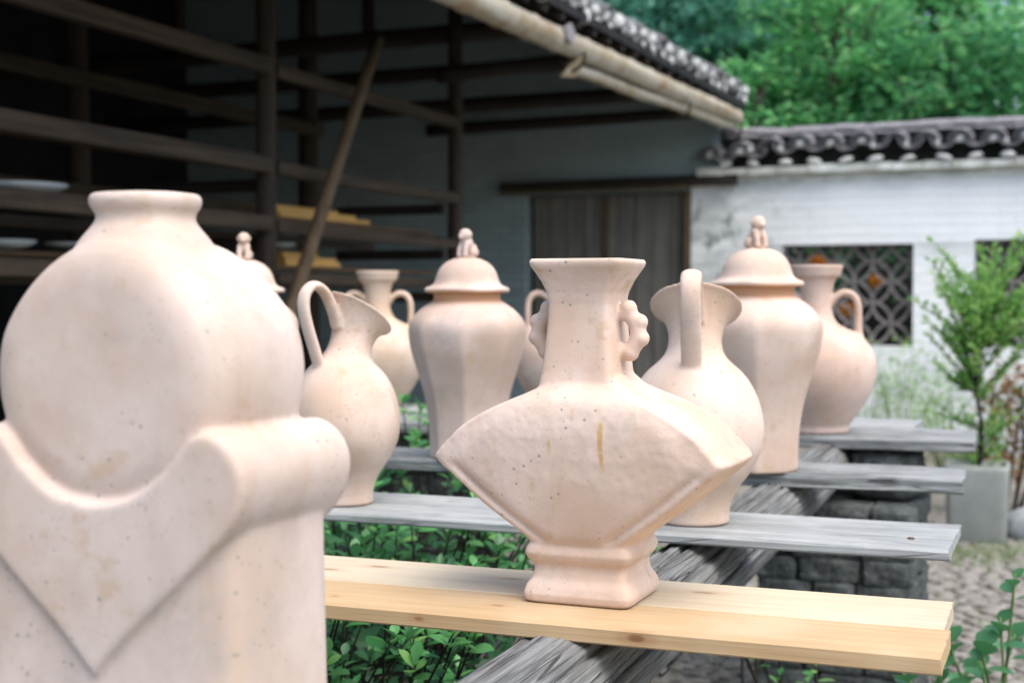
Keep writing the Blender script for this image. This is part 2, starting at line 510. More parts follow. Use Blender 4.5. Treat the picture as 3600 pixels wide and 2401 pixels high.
# wooded slope behind the garden wall
g = G(); nx, ny = 70, 40; V = []
for j in range(ny + 1):
    for i in range(nx + 1):
        x = -60 + 120 * i / nx; y = 14.2 + 60 * (j / ny) ** 1.4
        t = max(0, y - 15)
        z = .012 + 5.4 * (1 - math.exp(-t / 7.0)) + (.7 * nz(x * .12, y * .12) if t > 1 else 0)
        V.append((x, y, z))
F = [(j * (nx + 1) + i, j * (nx + 1) + i + 1, (j + 1) * (nx + 1) + i + 1, (j + 1) * (nx + 1) + i) for j in range(ny) for i in range(nx)]
g.add(V, F)
tag(link('hillside', g, M['hill'], smooth=True), 'wooded hillside rising behind the white wall', kind='structure')

# ---------------------------------------------------------------- cobbles
def stone_mesh(sx, sy, sz, seed, sub=3, rough=.12, e=4.0):
    """a rounded, uneven block: superellipsoid rings roughened with noise"""
    g = G(); rings = []; n = 14; m = 6
    for i in range(m + 1):
        b = -math.pi / 2 + math.pi * i / m
        cb, sb = max(.04, math.cos(b)), math.sin(b)
        rr = cb ** (2 / e); zz = math.copysign(abs(sb) ** (2 / e), sb)
        r_ = []
        for j in range(n):
            a = 2 * math.pi * j / n
            c, s_ = math.cos(a), math.sin(a)
            x = sx * rr * math.copysign(abs(c) ** (2 / e), c); y = sy * rr * math.copysign(abs(s_) ** (2 / e), s_)
            k = 1 + rough * nz(x * 9 / max(sx, .02) * .2 + seed * 5.1, y * 9 / max(sy, .02) * .2 + seed, zz * 1.7 + seed)
            r_.append((x * k, y * k, sz * zz * k))
        rings.append(r_)
    return loft(g, rings).mesh('stone')

cob = [stone_mesh(.050, .0205, .010, i + 1, e=2.8) for i in range(6)]
for c in cob:
    c.materials.append(M['cobble']); c.polygons.foreach_set('use_smooth', [True] * len(c.polygons))
rng = random.Random(3)
spots = []
y = 4.3
while y < 8.9:
    x = -2.3 + rng.uniform(0, .1)
    while x < 1.3:
        spots.append((x + rng.uniform(-.012, .012), y + rng.uniform(-.008, .008), rng.random()))
        x += rng.uniform(.09, .125)
    y += .046
def in_view(x, y):
    t = math.degrees(math.atan2(x, y)) + 22.1
    return abs(t) < 20.3
vis = [p for p in spots if in_view(p[0], p[1]) and p[0] > -.62]
vis.sort(key=lambda p: p[1]); vis = vis[:285]
vs = set(vis)
for (x, y, r) in vis:
    link('cobble', cob[int(r * 6) % 6], None, ground, loc=(x, y, rng.uniform(.001, .007)), rot=(rng.uniform(-.1, .1), rng.uniform(-.1, .1), rng.uniform(-.2, .2)), scale=(rng.uniform(.6, 1.15), rng.uniform(.7, 1.15), 1))
g = G()
for (x, y, r) in spots:
    if (x, y, r) in vs: continue
    m_ = cob[int(r * 6) % 6]
    k = rng.uniform(.85, 1.08)
    g.add([(x + v.co.x * k, y + v.co.y * k, .005 + v.co.z) for v in m_.vertices], [tuple(p.vertices) for p in m_.polygons])
tag(link('cobble_field', g, M['cobble'], ground, smooth=True), kind='stuff')

# ================================================================== SHED (drying workshop)
shed = thing('workshop_shed', 'dark open timber drying shed with tiled roof, left of the courtyard', 'shed', (-4.2, 9.3, 0))
SO = Vector((-4.2, 9.3, 0))
def spart(name, g, mat, smooth=False, parent=None):
    g.v = [(a - SO.x, b - SO.y, c - SO.z) for a, b, c in g.v]
    return link(name, g, mat, parent or shed, smooth)
def rod(p, q, r0, r1=None, n=14, seg=10, wob=.12):
    g = G(); p = Vector(p); q = Vector(q); r1 = r0 if r1 is None else r1
    L = (q - p).length; sd = p.x * 3.1 + q.z * 1.7 + p.y
    pts = [p.lerp(q, i / seg) + Vector((nz(i * .5 + sd), nz(i * .5, sd), nz(i * .5, 3, sd))) * r0 * wob * (1 if 0 < i < seg else 0) for i in range(seg + 1)]
    return tube(g, pts, [r0 + (r1 - r0) * i / seg for i in range(seg + 1)], n)
def beam(p, q, w, h):
    """sawn beam between two points, w across, h high, with worn arrises"""
    g = G(); p = Vector(p); q = Vector(q); t = (q - p).normalized()
    sdv = t.cross(Vector((0, 0, 1))).normalized(); upv = sdv.cross(t)
    prof = [(-1, -.8), (-.85, -1), (.85, -1), (1, -.8), (1, .8), (.85, 1), (-.85, 1), (-1, .8)]
    rings = []
    for i in range(9):
        c = p.lerp(q, i / 8); k = 1 + .05 * nz(i * .9, p.x + p.z * 3)
        rings.append([tuple(c + sdv * (a * w / 2 * k) + upv * (b * h / 2 * k)) for a, b in prof])
    return loft(g, rings)
# posts
for (x, y, r, h) in [(-4.2, 6.75, .058, 3.45), (-4.2, 9.27, .055, 3.45), (-4.2, 4.3, .058, 3.45), (-6.0, 7.41, .075, 4.3), (-6.0, 10.3, .085, 4.3), (-6.0, 4.6, .075, 4.3)]:
    spart('post', rod((x, y, -.05), (x, y, h), r * 1.05, r * .92), M['timber_v'], True)
# long rack rails
for z, w, h in [(1.46, .07, .075), (1.745, .075, .082), (2.065, .08, .088), (2.60, .08, .085)]:
    spart('rack_rail', beam((-4.16, 4.0, z + .012), (-4.16, 6.70, z), w, h), M['timber'])
    spart('rack_rail', beam((-4.18, 6.80, z - .01), (-4.18, 9.22, z - .025), w * .9, h * .85), M['timber'])
    if z < 1.9: spart('rack_rail', beam((-4.95, 4.0, z - .02), (-4.95, 9.4, z - .03), w * .8, h * .7), M['timber'])
for z in (1.50, 2.02, 2.74):
    spart('rack_rail', beam((-5.95, 4.0, z), (-5.95, 10.4, z - .02), .09, .10), M['timber'])
for y in (6.83, 9.17):
    for z in (1.44, 1.74, 2.06):
        spart('cross_rail', beam((-4.25, y, z - .095), (-5.1, y, z - .095), .06, .07), M['timber_x'])
# leaning brace
spart('brace', rod((-3.96, 5.79, .0), (-4.0, 7.70, 2.90), .042, .036, wob=.03), M['brace_wood'], True)
# tie beams and purlins
for y, z, x0, x1, r in [(9.36, 3.20, -8.8, -3.75, .075), (6.86, 3.22, -8.8, -3.8, .075), (11.6, 3.03, -8.8, -3.3, .07), (9.20, 2.93, -4.3, -3.15, .055), (11.62, 3.33, -8.8, -3.9, .07), (12.6, 2.98, -6.0, -3.2, .06)]:
    spart('tie_beam', rod((x0, y, z - .02), (x1, y, z + .03), r, r * .9), M['timber_x'], True)
spart('king_strut', rod((-4.94, 9.36, 3.27), (-4.94, 9.36, 3.98), .05), M['timber_v'], True)
spart('king_strut', rod((-6.6, 9.36, 3.27), (-6.6, 9.36, 4.8), .06), M['timber_v'], True)
for x in (-3.45, -4.3, -5.4, -6.5, -7.5):
    z = 3.0 + (-3.0 - x) * .5 - .02
    spart('purlin', rod((x, 2.6, z), (x, 12.95, z + .03), .055), M['timber'], True)
for i in range(34):
    y = 2.8 + i * .3
    spart('rafter', beam((-2.99, y, 3.045), (-7.6, y, 5.35), .06, .04), M['timber_x'])
# walls and roof deck
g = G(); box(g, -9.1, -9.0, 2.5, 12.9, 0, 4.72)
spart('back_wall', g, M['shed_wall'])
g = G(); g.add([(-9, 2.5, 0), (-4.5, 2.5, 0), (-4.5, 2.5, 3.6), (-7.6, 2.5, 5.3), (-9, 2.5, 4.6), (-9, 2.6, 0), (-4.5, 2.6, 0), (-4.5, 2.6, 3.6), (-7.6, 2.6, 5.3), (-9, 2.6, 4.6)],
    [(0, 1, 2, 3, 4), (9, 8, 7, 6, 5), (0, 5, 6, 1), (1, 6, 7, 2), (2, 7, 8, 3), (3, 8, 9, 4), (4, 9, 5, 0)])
spart('end_light_block', g, M['shed_wall'])  # unseen near end, added to keep light out of the shed
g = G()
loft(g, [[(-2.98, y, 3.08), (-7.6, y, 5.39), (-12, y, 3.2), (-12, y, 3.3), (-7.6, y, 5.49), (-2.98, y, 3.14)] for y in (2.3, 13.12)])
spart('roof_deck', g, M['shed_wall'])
# gable end wall of grey brick, roof shade mixed into its colour, with the doorway left open
gx0, gx1, dz = -9.0, -3.18, 2.33
g = G()
def ypanel(g, pts, y0, y1):
    n = len(pts)
    g.add([(x, y0, z) for x, z in pts] + [(x, y1, z) for x, z in pts], [tuple(range(n)), tuple(range(2 * n - 1, n - 1, -1))] + [(i, n + i, n + (i + 1) % n, (i + 1) % n) for i in range(n)])
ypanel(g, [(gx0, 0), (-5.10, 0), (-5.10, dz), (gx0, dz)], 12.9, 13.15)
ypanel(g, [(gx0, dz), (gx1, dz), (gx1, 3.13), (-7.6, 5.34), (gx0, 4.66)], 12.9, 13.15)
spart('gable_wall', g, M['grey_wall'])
# door of upright boards in a heavy frame
door = spart('door', (lambda g: box(g, -5.08, -3.47, 13.02, 13.06, 0, 2.32))(G()), M['shed_wall'])
for i in range(9):
    x0 = -5.04 + i * .172
    g = G(); box(g, x0 + .004, x0 + .168, 12.985 + .004 * (i % 3), 13.018, .03, 2.31)
    spart('door_board', g, M['door_wood'], parent=door)
spart('door_stile', (lambda g: box(g, -4.305, -4.265, 12.955, 12.982, .02, 2.31))(G()), M['ochre_wood'], parent=door)
spart('door_jamb', (lambda g: box(g, -3.495, -3.435, 12.87, 13.0, 0, 2.33))(G()), M['ochre_wood'], parent=door)
spart('lintel', beam((-5.32, 12.86, 2.395), (-3.0, 12.86, 2.42), .16, .10), M['timber_x'])
spart('lintel_edge', beam((-5.30, 12.79, 2.35), (-3.45, 12.79, 2.352), .03, .035), M['ochre_wood'])

# eave tiles: round cover tiles, pans between them, and lime plugs in the ends
def arc_tile(r, t, L, a0, a1, n=10, taper=.9):
    g = G(); rings = []
    for (yy, k) in ((0, 1.0), (L, taper)):
        out = [(r * k * math.cos(a0 + (a1 - a0) * i / n), yy, r * k * math.sin(a0 + (a1 - a0) * i / n)) for i in range(n + 1)]
        inn = [((r * k - t) * math.cos(a0 + (a1 - a0) * i / n), yy, (r * k - t) * math.sin(a0 + (a1 - a0) * i / n)) for i in range(n, -1, -1)]
        rings.append(out + inn)
    return loft(g, rings).mesh('tile')
cover_m = arc_tile(.082, .016, .34, 0, math.pi)
pan_m = arc_tile(.105, .016, .34, math.pi * 1.1, math.pi * 1.9)
for m_ in (cover_m, pan_m): m_.materials.append(M['tile'])
def plug_mesh(seed, r=.074, t=.05):
    g = G(); rings = []
    for i in range(5):
        k = [1, 1.0, .93, .7, .3][i]; yy = [t, 0, -.018, -.03, -.036][i]
        rings.append([(r * k * math.cos(math.pi * 2 * j / 14) * (1 + .2 * nz(j * .8, seed)), yy, r * .9 * k * max(-.55, math.sin(math.pi * 2 * j / 14)) * (1 + .2 * nz(j * .7, seed, 4))) for j in range(14)])
    me = loft(g, rings).mesh('plug')
    me.polygons.foreach_set('use_smooth', [True] * len(me.polygons))
    me.materials.append(M['lime'])
    return me
plugs = [plug_mesh(i * 3.3) for i in range(5)]
slope = math.atan(.5)
rng = random.Random(11)
def rel(p): return (p[0] - SO.x, p[1] - SO.y, p[2] - SO.z)
for i in range(33):
    y = 5.0 + i * .25 + rng.uniform(-.02, .02)
    zz = 3.165 + .05 * (y - 7) / 6 + rng.uniform(-.012, .012)
    for c in range(3):
        p = (-2.98 - .29 * c + rng.uniform(-.03, .02), y, zz + .29 * c * .5)
        link('cover_tile', cover_m, None, shed, loc=rel(p), rot=(slope + rng.uniform(-.05, .05), 0, R(90) + rng.uniform(-.05, .05)))
        if c < 2:
            q = (-2.95 - .29 * c + rng.uniform(-.03, .02), y + .125, zz + .045 + .29 * c * .5)
            link('pan_tile', pan_m, None, shed, loc=rel(q), rot=(slope + rng.uniform(-.05, .05), 0, R(90) + rng.uniform(-.05, .05)))
    link('eave_plug', plugs[i % 5], None, shed, loc=rel((-2.985 + rng.uniform(-.02, .03), y + rng.uniform(-.01, .01), zz + .012)), rot=(rng.uniform(-.2, .3), rng.uniform(-.4, .4), R(90) + rng.uniform(-.2, .2)), scale=rng.uniform(.6, .98))
    if rng.random() < .5:
        link('eave_plug', plugs[(i + 2) % 5], None, shed, loc=rel((-3.0, y + .12, zz - .045)), rot=(.2, rng.uniform(-3, 3), R(90)), scale=rng.uniform(.45, .7))
g = G(); loft(g, [[(-3.3, y, 3.30 + .03), (-7.6, y, 5.49 + .08), (-7.6, y, 5.5), (-3.3, y, 3.29 + .01)] for y in np.arange(2.3, 13.2, .9)])
spart('roof_covering', g, M['tile'])
# bamboo gutter poles
def bamboo(p, q, r, step=.46, n=18):
    g = G(); p = Vector(p); q = Vector(q); L = (q - p).length; pts = []; rad = []
    k = int(L / step)
    for i in range(k + 1):
        for (d, rr) in ((-.045, 1.0), (-.016, 1.02), (-.006, 1.10), (.006, 1.10), (.016, .99), (.05, .985)):
            t = (i * step + d) / L
            if 0 <= t <= 1:
                c = p.lerp(q, t); c.z += .02 * nz(t * 5, r * 90); pts.append(c); rad.append(r * rr * (1 - .12 * t))
    return tube(g, pts, rad, n)
spart('bamboo_gutter', bamboo((-3.09, 4.6, 2.89), (-3.03, 13.02, 2.985), .080), M['bamboo'], True)
spart('bamboo_gutter', bamboo((-3.10, 8.6, 2.805), (-3.05, 12.95, 2.905), .042, .52), M['bamboo'], True)
for y in (5.9, 8.55, 11.1, 12.9):
    g = G(); tube(g, [(-3.06 + .085 * math.cos(a), y, 2.875 + .10 * math.sin(a)) for a in np.linspace(R(170), R(370), 9)], .012, 6)
    spart('gutter_hook', g, M['timber_x'], True)
g = G(); rr = [(-2.98, 8.20, 2.98), (-2.96, 8.26, 3.02), (-2.95, 8.31, 2.97), (-2.955, 8.27, 2.89), (-2.965, 8.22, 2.91)]
loft(g, [[(a + .0, b, c) for a, b, c in rr], [(a - .02, b, c) for a, b, c in rr]])
spart('broken_tile_shard', g, M['ridge_tile'])
g = G(); rr = [(-3.10, 8.46, 2.73), (-3.06, 8.60, 2.74), (-3.0, 8.66, 2.88), (-3.02, 8.58, 2.87)]
loft(g, [[(a, b, c) for a, b, c in rr], [(a - .015, b, c) for a, b, c in rr]])
spart('gutter_bracket', g, M['bamboo'])

# ---------------------------------------------------------------- things on the shelves
for i, (x, y, z, r, lab) in enumerate([
        (-4.45, 5.08, 1.80, .22, 'large white bowl on the upper rack shelf at the far left'),
        (-4.50, 5.02, 1.555, .16, 'white dish cut by the left picture edge, lower shelf'),
        (-4.55, 5.52, 1.575, .105, 'small white dish left of the round flask neck, lower shelf'),
        (-4.55, 5.80, 1.575, .105, 'small white dish nearest the round flask neck, lower shelf'),
        (-4.42, 7.20, 1.625, .12, 'white dish on the rack between the post and the leaning pole')]):
    g = G()
    prof = [(.30, 0), (.33, .0), (.36, .02), (.62, .06), (.85, .14), (1.0, .26), (.985, .28), (.82, .17), (.5, .08), (.1, .055)]
    loft(g, [ring(zz * r * (1.0 if i else .8), rr * r, n=32) for rr, zz in prof])
    t = link('bowl', g, M['bowl'], None, True, loc=(x, y, z))
    tag(t, lab, 'bowl', 'white bowls drying on the shed racks')
def shelf_board(x, y0, y1, z, lab, w=.20, t=.022):
    g = G(); box(g, -w / 2, w / 2, -(y1 - y0) / 2, (y1 - y0) / 2, -t, 0)
    tag(link('shelf_board', g, M['shelf_board'], loc=(x, (y0 + y1) / 2, z)), lab, 'board', 'loose boards lying on the racks')
shelf_board(-4.45, 4.1, 6.7, 1.797, 'brown board under the large white bowl, upper left shelf', .26)
shelf_board(-4.52, 4.1, 6.72, 1.552, 'long brown board carrying the row of white dishes', .24)
shelf_board(-4.62, 4.6, 9.2, 2.125, 'brown board high on the rack behind the round flask', .2)
shelf_board(-4.40, 6.9, 9.1, 1.803, 'dark board under the upper stack of yellow pine', .24)
shelf_board(-4.40, 6.9, 9.1, 1.525, 'dark board under the lower stack of yellow pine', .24)
shelf_board(-4.46, 6.95, 7.6, 1.622, 'short board under the dish behind the leaning pole', .22)
for i, (y0, y1, x, z, lab) in enumerate([
        (7.05, 8.10, -4.33, 1.805, 'yellow pine batten at the bottom of the upper shelf stack'),
        (7.05, 7.98, -4.36, 1.831, 'yellow pine batten on top of the upper shelf stack'),
        (7.05, 7.88, -4.42, 1.857, 'shorter yellow batten at the back top of the upper stack'),
        (7.10, 7.72, -4.33, 1.527, 'yellow pine batten at the bottom of the lower shelf stack'),
        (7.10, 7.70, -4.34, 1.553, 'yellow pine batten second in the lower shelf stack'),
        (7.10, 7.52, -4.36, 1.579, 'short yellow batten topping the lower shelf stack')]):
    g = G(); L = y1 - y0
    loft(g, [[(-.05, yy, .001), (.05, yy, .001), (.05, yy, .023), (.047, yy, .025), (-.047, yy, .025), (-.05, yy, .023)] for yy in (-L / 2, L / 2)])
    tag(link('pine_batten', g, M['shelf_pine'], loc=(x, (y0 + y1) / 2, z), rot=(0, 0, .02 * (i % 3 - 1))), lab, 'batten', 'yellow pine battens stacked on the racks')

# ================================================================== WHITE GARDEN WALL with lattice windows
WX = Vector((-1.0, 12.88, 0))
gwall = thing('garden_wall', 'whitewashed garden wall with tiled coping and lattice windows', 'wall', tuple(WX))
def wpart(name, g, mat, smooth=False, parent=None):
    g.v = [(a - WX.x, b - WX.y, c - WX.z) for a, b, c in g.v]
    return link(name, g, mat, parent or gwall, smooth)
wins = [(-2.595, -1.435, .905, 1.812), (-.93, .23, .905, 1.838)]
xs = sorted(set([round(v, 4) for v in list(np.arange(-3.44, 4.6, .16)) + [w[0] for w in wins] + [w[1] for w in wins]]))
zs = sorted(set([round(v, 4) for v in list(np.arange(0, 2.45, .15)) + [.905, 1.812, 1.838, 2.46]]))
g = G(); idx = {}
def wv(i, j):
    if (i, j) not in idx:
        x, z = xs[i], zs[j]
        edge = any(abs(x - e) < .01 for w in wins for e in w[:2]) or any(abs(z - e) < .01 for w in wins for e in w[2:])
        d = 0 if edge else .014 * nz(x * 1.3, z * 1.7) + .006 * nz(x * 6, z * 6)
        idx[(i, j)] = len(g.v); g.v.append((x, 12.88 + d, z))
    return idx[(i, j)]
for i in range(len(xs) - 1):
    for j in range(len(zs) - 1):
        cx_, cz_ = (xs[i] + xs[i + 1]) / 2, (zs[j] + zs[j + 1]) / 2
        if any(w[0] < cx_ < w[1] and w[2] < cz_ < w[3] for w in wins): continue
        g.f.append((wv(i, j), wv(i + 1, j), wv(i + 1, j + 1), wv(i, j + 1)))
wpart('wall_face', g, M['white_wall'], True)
g = G()
for (a, b, c, d) in wins:
    for (p, q) in (((a, c), (b, c)), ((b, c), (b, d)), ((b, d), (a, d)), ((a, d), (a, c))):
        g.add([(p[0], 12.88, p[1]), (q[0], 12.88, q[1]), (q[0], 13.14, q[1]), (p[0], 13.14, p[1])], [(0, 3, 2, 1)])
wpart('window_reveal', g, M['white_wall'])
g = G()
for (a, b, c, d) in [(-3.44, -2.595, 0, 2.46), (-2.595, -1.435, 0, .905), (-2.595, -1.435, 1.812, 2.46), (-1.435, -.93, 0, 2.46), (-.93, .23, 0, .905), (-.93, .23, 1.838, 2.46), (.23, 4.6, 0, 2.46)]:
    g.add([(a, 13.14, c), (b, 13.14, c), (b, 13.14, d), (a, 13.14, d)], [(3, 2, 1, 0)])
g.add([(-3.44, 12.88, 0), (-3.44, 13.14, 0), (-3.44, 13.14, 2.46), (-3.44, 12.88, 2.46), (4.6, 12.88, 0), (4.6, 13.14, 0), (4.6, 13.14, 2.46), (4.6, 12.88, 2.46)], [(0, 3, 2, 1), (4, 5, 6, 7), (3, 7, 6, 2)])
wpart('wall_back', g, M['white_wall'])
# lattice rings
g = G(); rings = []
rN, rt, rd = .164, .021, .05
for j in range(28):
    a = 2 * math.pi * j / 28; c, s_ = math.cos(a), math.sin(a)
    rings.append([((rN + dr) * c, dy, (rN + dr) * s_) for dr, dy in ((-rt / 2, 0), (rt / 2, 0), (rt / 2, rd), (-rt / 2, rd))])
loft(g, rings + [rings[0]], False, False)
ring_m = g.mesh('lattice_ring'); ring_m.materials.append(M['lattice'])
rng = random.Random(5)
for wi, (a, b, c, d) in enumerate(wins):
    lat = thing('lattice_window', ['interlaced-ring clay lattice in the wall opening behind the two-handled vase', 'interlaced-ring clay lattice in the opening behind the potted tree'][wi], 'lattice', (a, 12.985, c), 0, 'lattice windows of the garden wall')
    k = 0
    for sub in (0, 1):
        ix = -1
        for xx in np.arange(a - .02 + sub * .163, b + .16, .326):
            for zz in np.arange(c + .02 + sub * .184, d + .17, .368):
                k += 1
                link('lattice_ring', ring_m, None, lat, loc=(xx - a, .0013 * (k % 9) + .003 * sub, zz - c), scale=(1, 1, 1.125))
# coping
g = G(); box(g, -3.3, 4.6, 12.99, 13.22, 2.463, 2.845)
wpart('coping_core', g, M['mortar'])
x = -3.36; k = 0; rng = random.Random(9)
while x < 4.4:
    w = rng.uniform(.22, .30)
    g = G(); box(g, x + .004, x + w - .004, 12.77 + rng.uniform(-.012, .012), 13.0, 2.452 + rng.uniform(-.004, .004), 2.515 + rng.uniform(-.008, .008))
    wpart('ledge_brick', g, M['lime_edge']); x += w
cover_w = arc_tile(.108, .02, .40, 0, math.pi, 10, .95)
cover_in = arc_tile(.082, .016, .40, 0, math.pi, 8, .95)
pan_w = arc_tile(.115, .02, .40, math.pi * 1.05, math.pi * 1.95, 10, .95)
for m_ in (cover_w, cover_in, pan_w): m_.materials.append(M['tile'])
def wrel(p): return (p[0] - WX.x, p[1] - WX.y, p[2])
for i in range(29):
    x = -3.22 + i * .272 + rng.uniform(-.012, .012); dzz = rng.uniform(-.012, .012) - (.05 if i < 2 else 0)
    tl = R(10)
    link('cover_tile', cover_w, None, gwall, loc=wrel((x, 12.75, 2.675 + dzz)), rot=(tl, rng.uniform(-.05, .05), rng.uniform(-.06, .06)))
    link('cover_tile', cover_in, None, gwall, loc=wrel((x, 12.765, 2.668 + dzz)), rot=(tl, rng.uniform(-.05, .05), rng.uniform(-.06, .06)))
    link('pan_tile', pan_w, None, gwall, loc=wrel((x + .136, 12.73, 2.735 + dzz)), rot=(tl, rng.uniform(-.05, .05), rng.uniform(-.06, .06)))
    if rng.random() < .85:
        link('coping_plug', plugs[i % 5], None, gwall, loc=wrel((x, 12.775, 2.695 + dzz)), rot=(0, rng.uniform(-.3, .3), rng.uniform(-.2, .2)), scale=rng.uniform(.55, .82))
    link('coping_drip', plugs[(i + 1) % 5], None, gwall, loc=wrel((x + .13 + rng.uniform(-.02, .02), 12.78, 2.545)), rot=(0, rng.uniform(-.3, .3), 0), scale=(rng.uniform(.7, 1.0), .8, rng.uniform(.45, .6)))
    if rng.random() < .6:
        link('coping_drip', plugs[(i + 3) % 5], None, gwall, loc=wrel((x + .10, 12.70, 2.66)), rot=(0, rng.uniform(-3, 3), 0), scale=rng.uniform(.25, .42))
x = -3.35; k = 0
while x < 4.4:
    L = rng.uniform(.30, .42)
    for row in (0, 1):
        g = G(); rings = []
        for t in (0, 1):
            r_ = .085 - .008 * t
            rings.append([(t * (L + .03), r_ * 1.5 * math.cos(a), r_ * .75 * math.sin(a)) for a in np.linspace(0, math.pi, 9)] + [(t * (L + .03), (r_ - .02) * 1.5 * math.cos(a), (r_ - .02) * .75 * math.sin(a)) for a in np.linspace(math.pi, 0, 9)])
        loft(g, rings)
        link('ridge_tile', g, M['ridge_tile'], gwall, loc=wrel((x + row * .15, 13.05, 2.80 + row * .034 + rng.uniform(-.008, .008))), rot=(rng.uniform(-.05, .05), rng.uniform(-.02, .035), rng.uniform(-.03, .03)))
    x += L

# orange blooms and a dark thicket behind the lattice
def leaf_quads(g, c, n, spread, size, rng, droop=0.0, aspect=.55):
    for _ in range(n):
        p = Vector((rng.gauss(0, 1) * spread[0], rng.gauss(0, 1) * spread[1], rng.gauss(0, 1) * spread[2])) + Vector(c)
        u = Vector((rng.uniform(-1, 1), rng.uniform(-1, 1), rng.uniform(-.55, .3) - droop)).normalized()
        w = u.cross(Vector((rng.uniform(-1, 1), rng.uniform(-1, 1), 1.2))).normalized()
        nn = u.cross(w)
        L = size * rng.uniform(.65, 1.3); W = L * aspect
        g.add([p, p + u * L * .5 + w * W * .5 + nn * L * .06, p + u * L - nn * L * .10, p + u * L * .5 - w * W * .5 + nn * L * .06], [(0, 1, 2, 3)])
rng = random.Random(21)
for i, (x, y, z, sc, lab) in enumerate([(-2.15, 13.75, 1.15, .9, 'dark thicket with orange blooms behind the left lattice window'), (-.35, 13.8, 1.25, .9, 'dark thicket with orange blooms behind the right lattice window')]):
    t = thing('flowering_bush', lab, 'bush', (x, y, 0), 0, 'bushes glimpsed through the lattice')
    g = G()
    for _ in range(14):
        leaf_quads(g, (rng.uniform(-.7, .7), rng.uniform(-.1, .3), rng.uniform(.3, 1.9)), 25, (.1, .1, .1), .09, rng)
    tag(link('foliage', g, M['leaf_dark'], t), kind='stuff')
    for b in range(6):
        g = G(); bc = (rng.uniform(-.55, .55), rng.uniform(-.35, -.2), rng.uniform(.85, 1.75))
        for q in range(9):
            a = q * 2.4; e = R(20 + 60 * (q / 9))
            u = Vector((math.cos(a) * math.cos(e), -abs(math.sin(e)) * .7, math.sin(a) * math.cos(e))); w = u.cross(Vector((0, 1, 0))).normalized()
            p = Vector(bc); g.add([p, p + u * .06 + w * .042, p + u * .10, p + u * .06 - w * .042], [(0, 1, 2, 3)])
        link('bloom', g, M['orange_petal'], t)
    g = G(); tube(g, [(0, .1, 0), (.03, .1, .8), (-.02, .12, 1.5)], [.03, .02, .01], 8)
    link('stem', g, M['stem'], t, True)

backer = thing('dark_backing', 'added dark board fence glimpsed through the lattice windows', 'backing', (-1.2, 14.35, 0))  # invented boards, put here to make the openings read dark
for i in range(30):
    g = G(); box(g, -2.4 + i * .165, -2.4 + i * .165 + .155, rng.uniform(-.01, .01), .03, -.05, 2.15 + rng.uniform(-.05, .03))
    link('backing_board', g, M['shed_wall'], backer)
# ================================================================== TREES ON THE SLOPE
def tree(name, lab, x, y, z, H, cr, mat, n, seed, leaf=.16, droop=0.0, trunk=.14):
    rng = random.Random(seed)
    t = thing(name, lab, 'tree', (x, y, z), 0, 'trees on the slope behind the wall')
    g = G(); pts = [(0, 0, -.4), (.1 * rng.uniform(-1, 1), .1, H * .35), (.25 * rng.uniform(-1, 1), 0, H * .7), (.2 * rng.uniform(-1, 1), .1, H * .95)]
    P = crom(pts, 5); tube(g, [tuple(p) for p in P], [trunk * (1 - .85 * i / (len(P) - 1)) for i in range(len(P))], 10)
    gc = G(); clumps = []
    for i in range(n):
        for _ in range(50):
            q = Vector((rng.uniform(-1, 1), rng.uniform(-1, 1), rng.uniform(-1, 1)))
            if .45 < q.length < 1.0: break
        q = Vector((q.x * cr[0], q.y * cr[1], q.z * cr[2] + H * .58))
        clumps.append(q)
    for i, q in enumerate(clumps):
        if i % 3 == 0:
            b0 = Vector((0, 0, max(H * .2, q.z - .8 * cr[2])))
            mid = b0.lerp(q, .5) + Vector((0, 0, .12))
            tube(g, [tuple(b0), tuple(mid), tuple(q)], [trunk * .35, trunk * .22, trunk * .08], 6)
        sp = rng.uniform(.11, .22)
        leaf_quads(gc, q, 62, (sp * 1.45, sp * 1.45, sp * .6), leaf, rng, droop)
    link('trunk', g, M['bark'], t, True)
    tag(link('crown', gc, mat, t), kind='stuff')
def hz(x, y):
    t = max(0, y - 15); return 5.4 * (1 - math.exp(-t / 7.0)) if t > 0 else 0
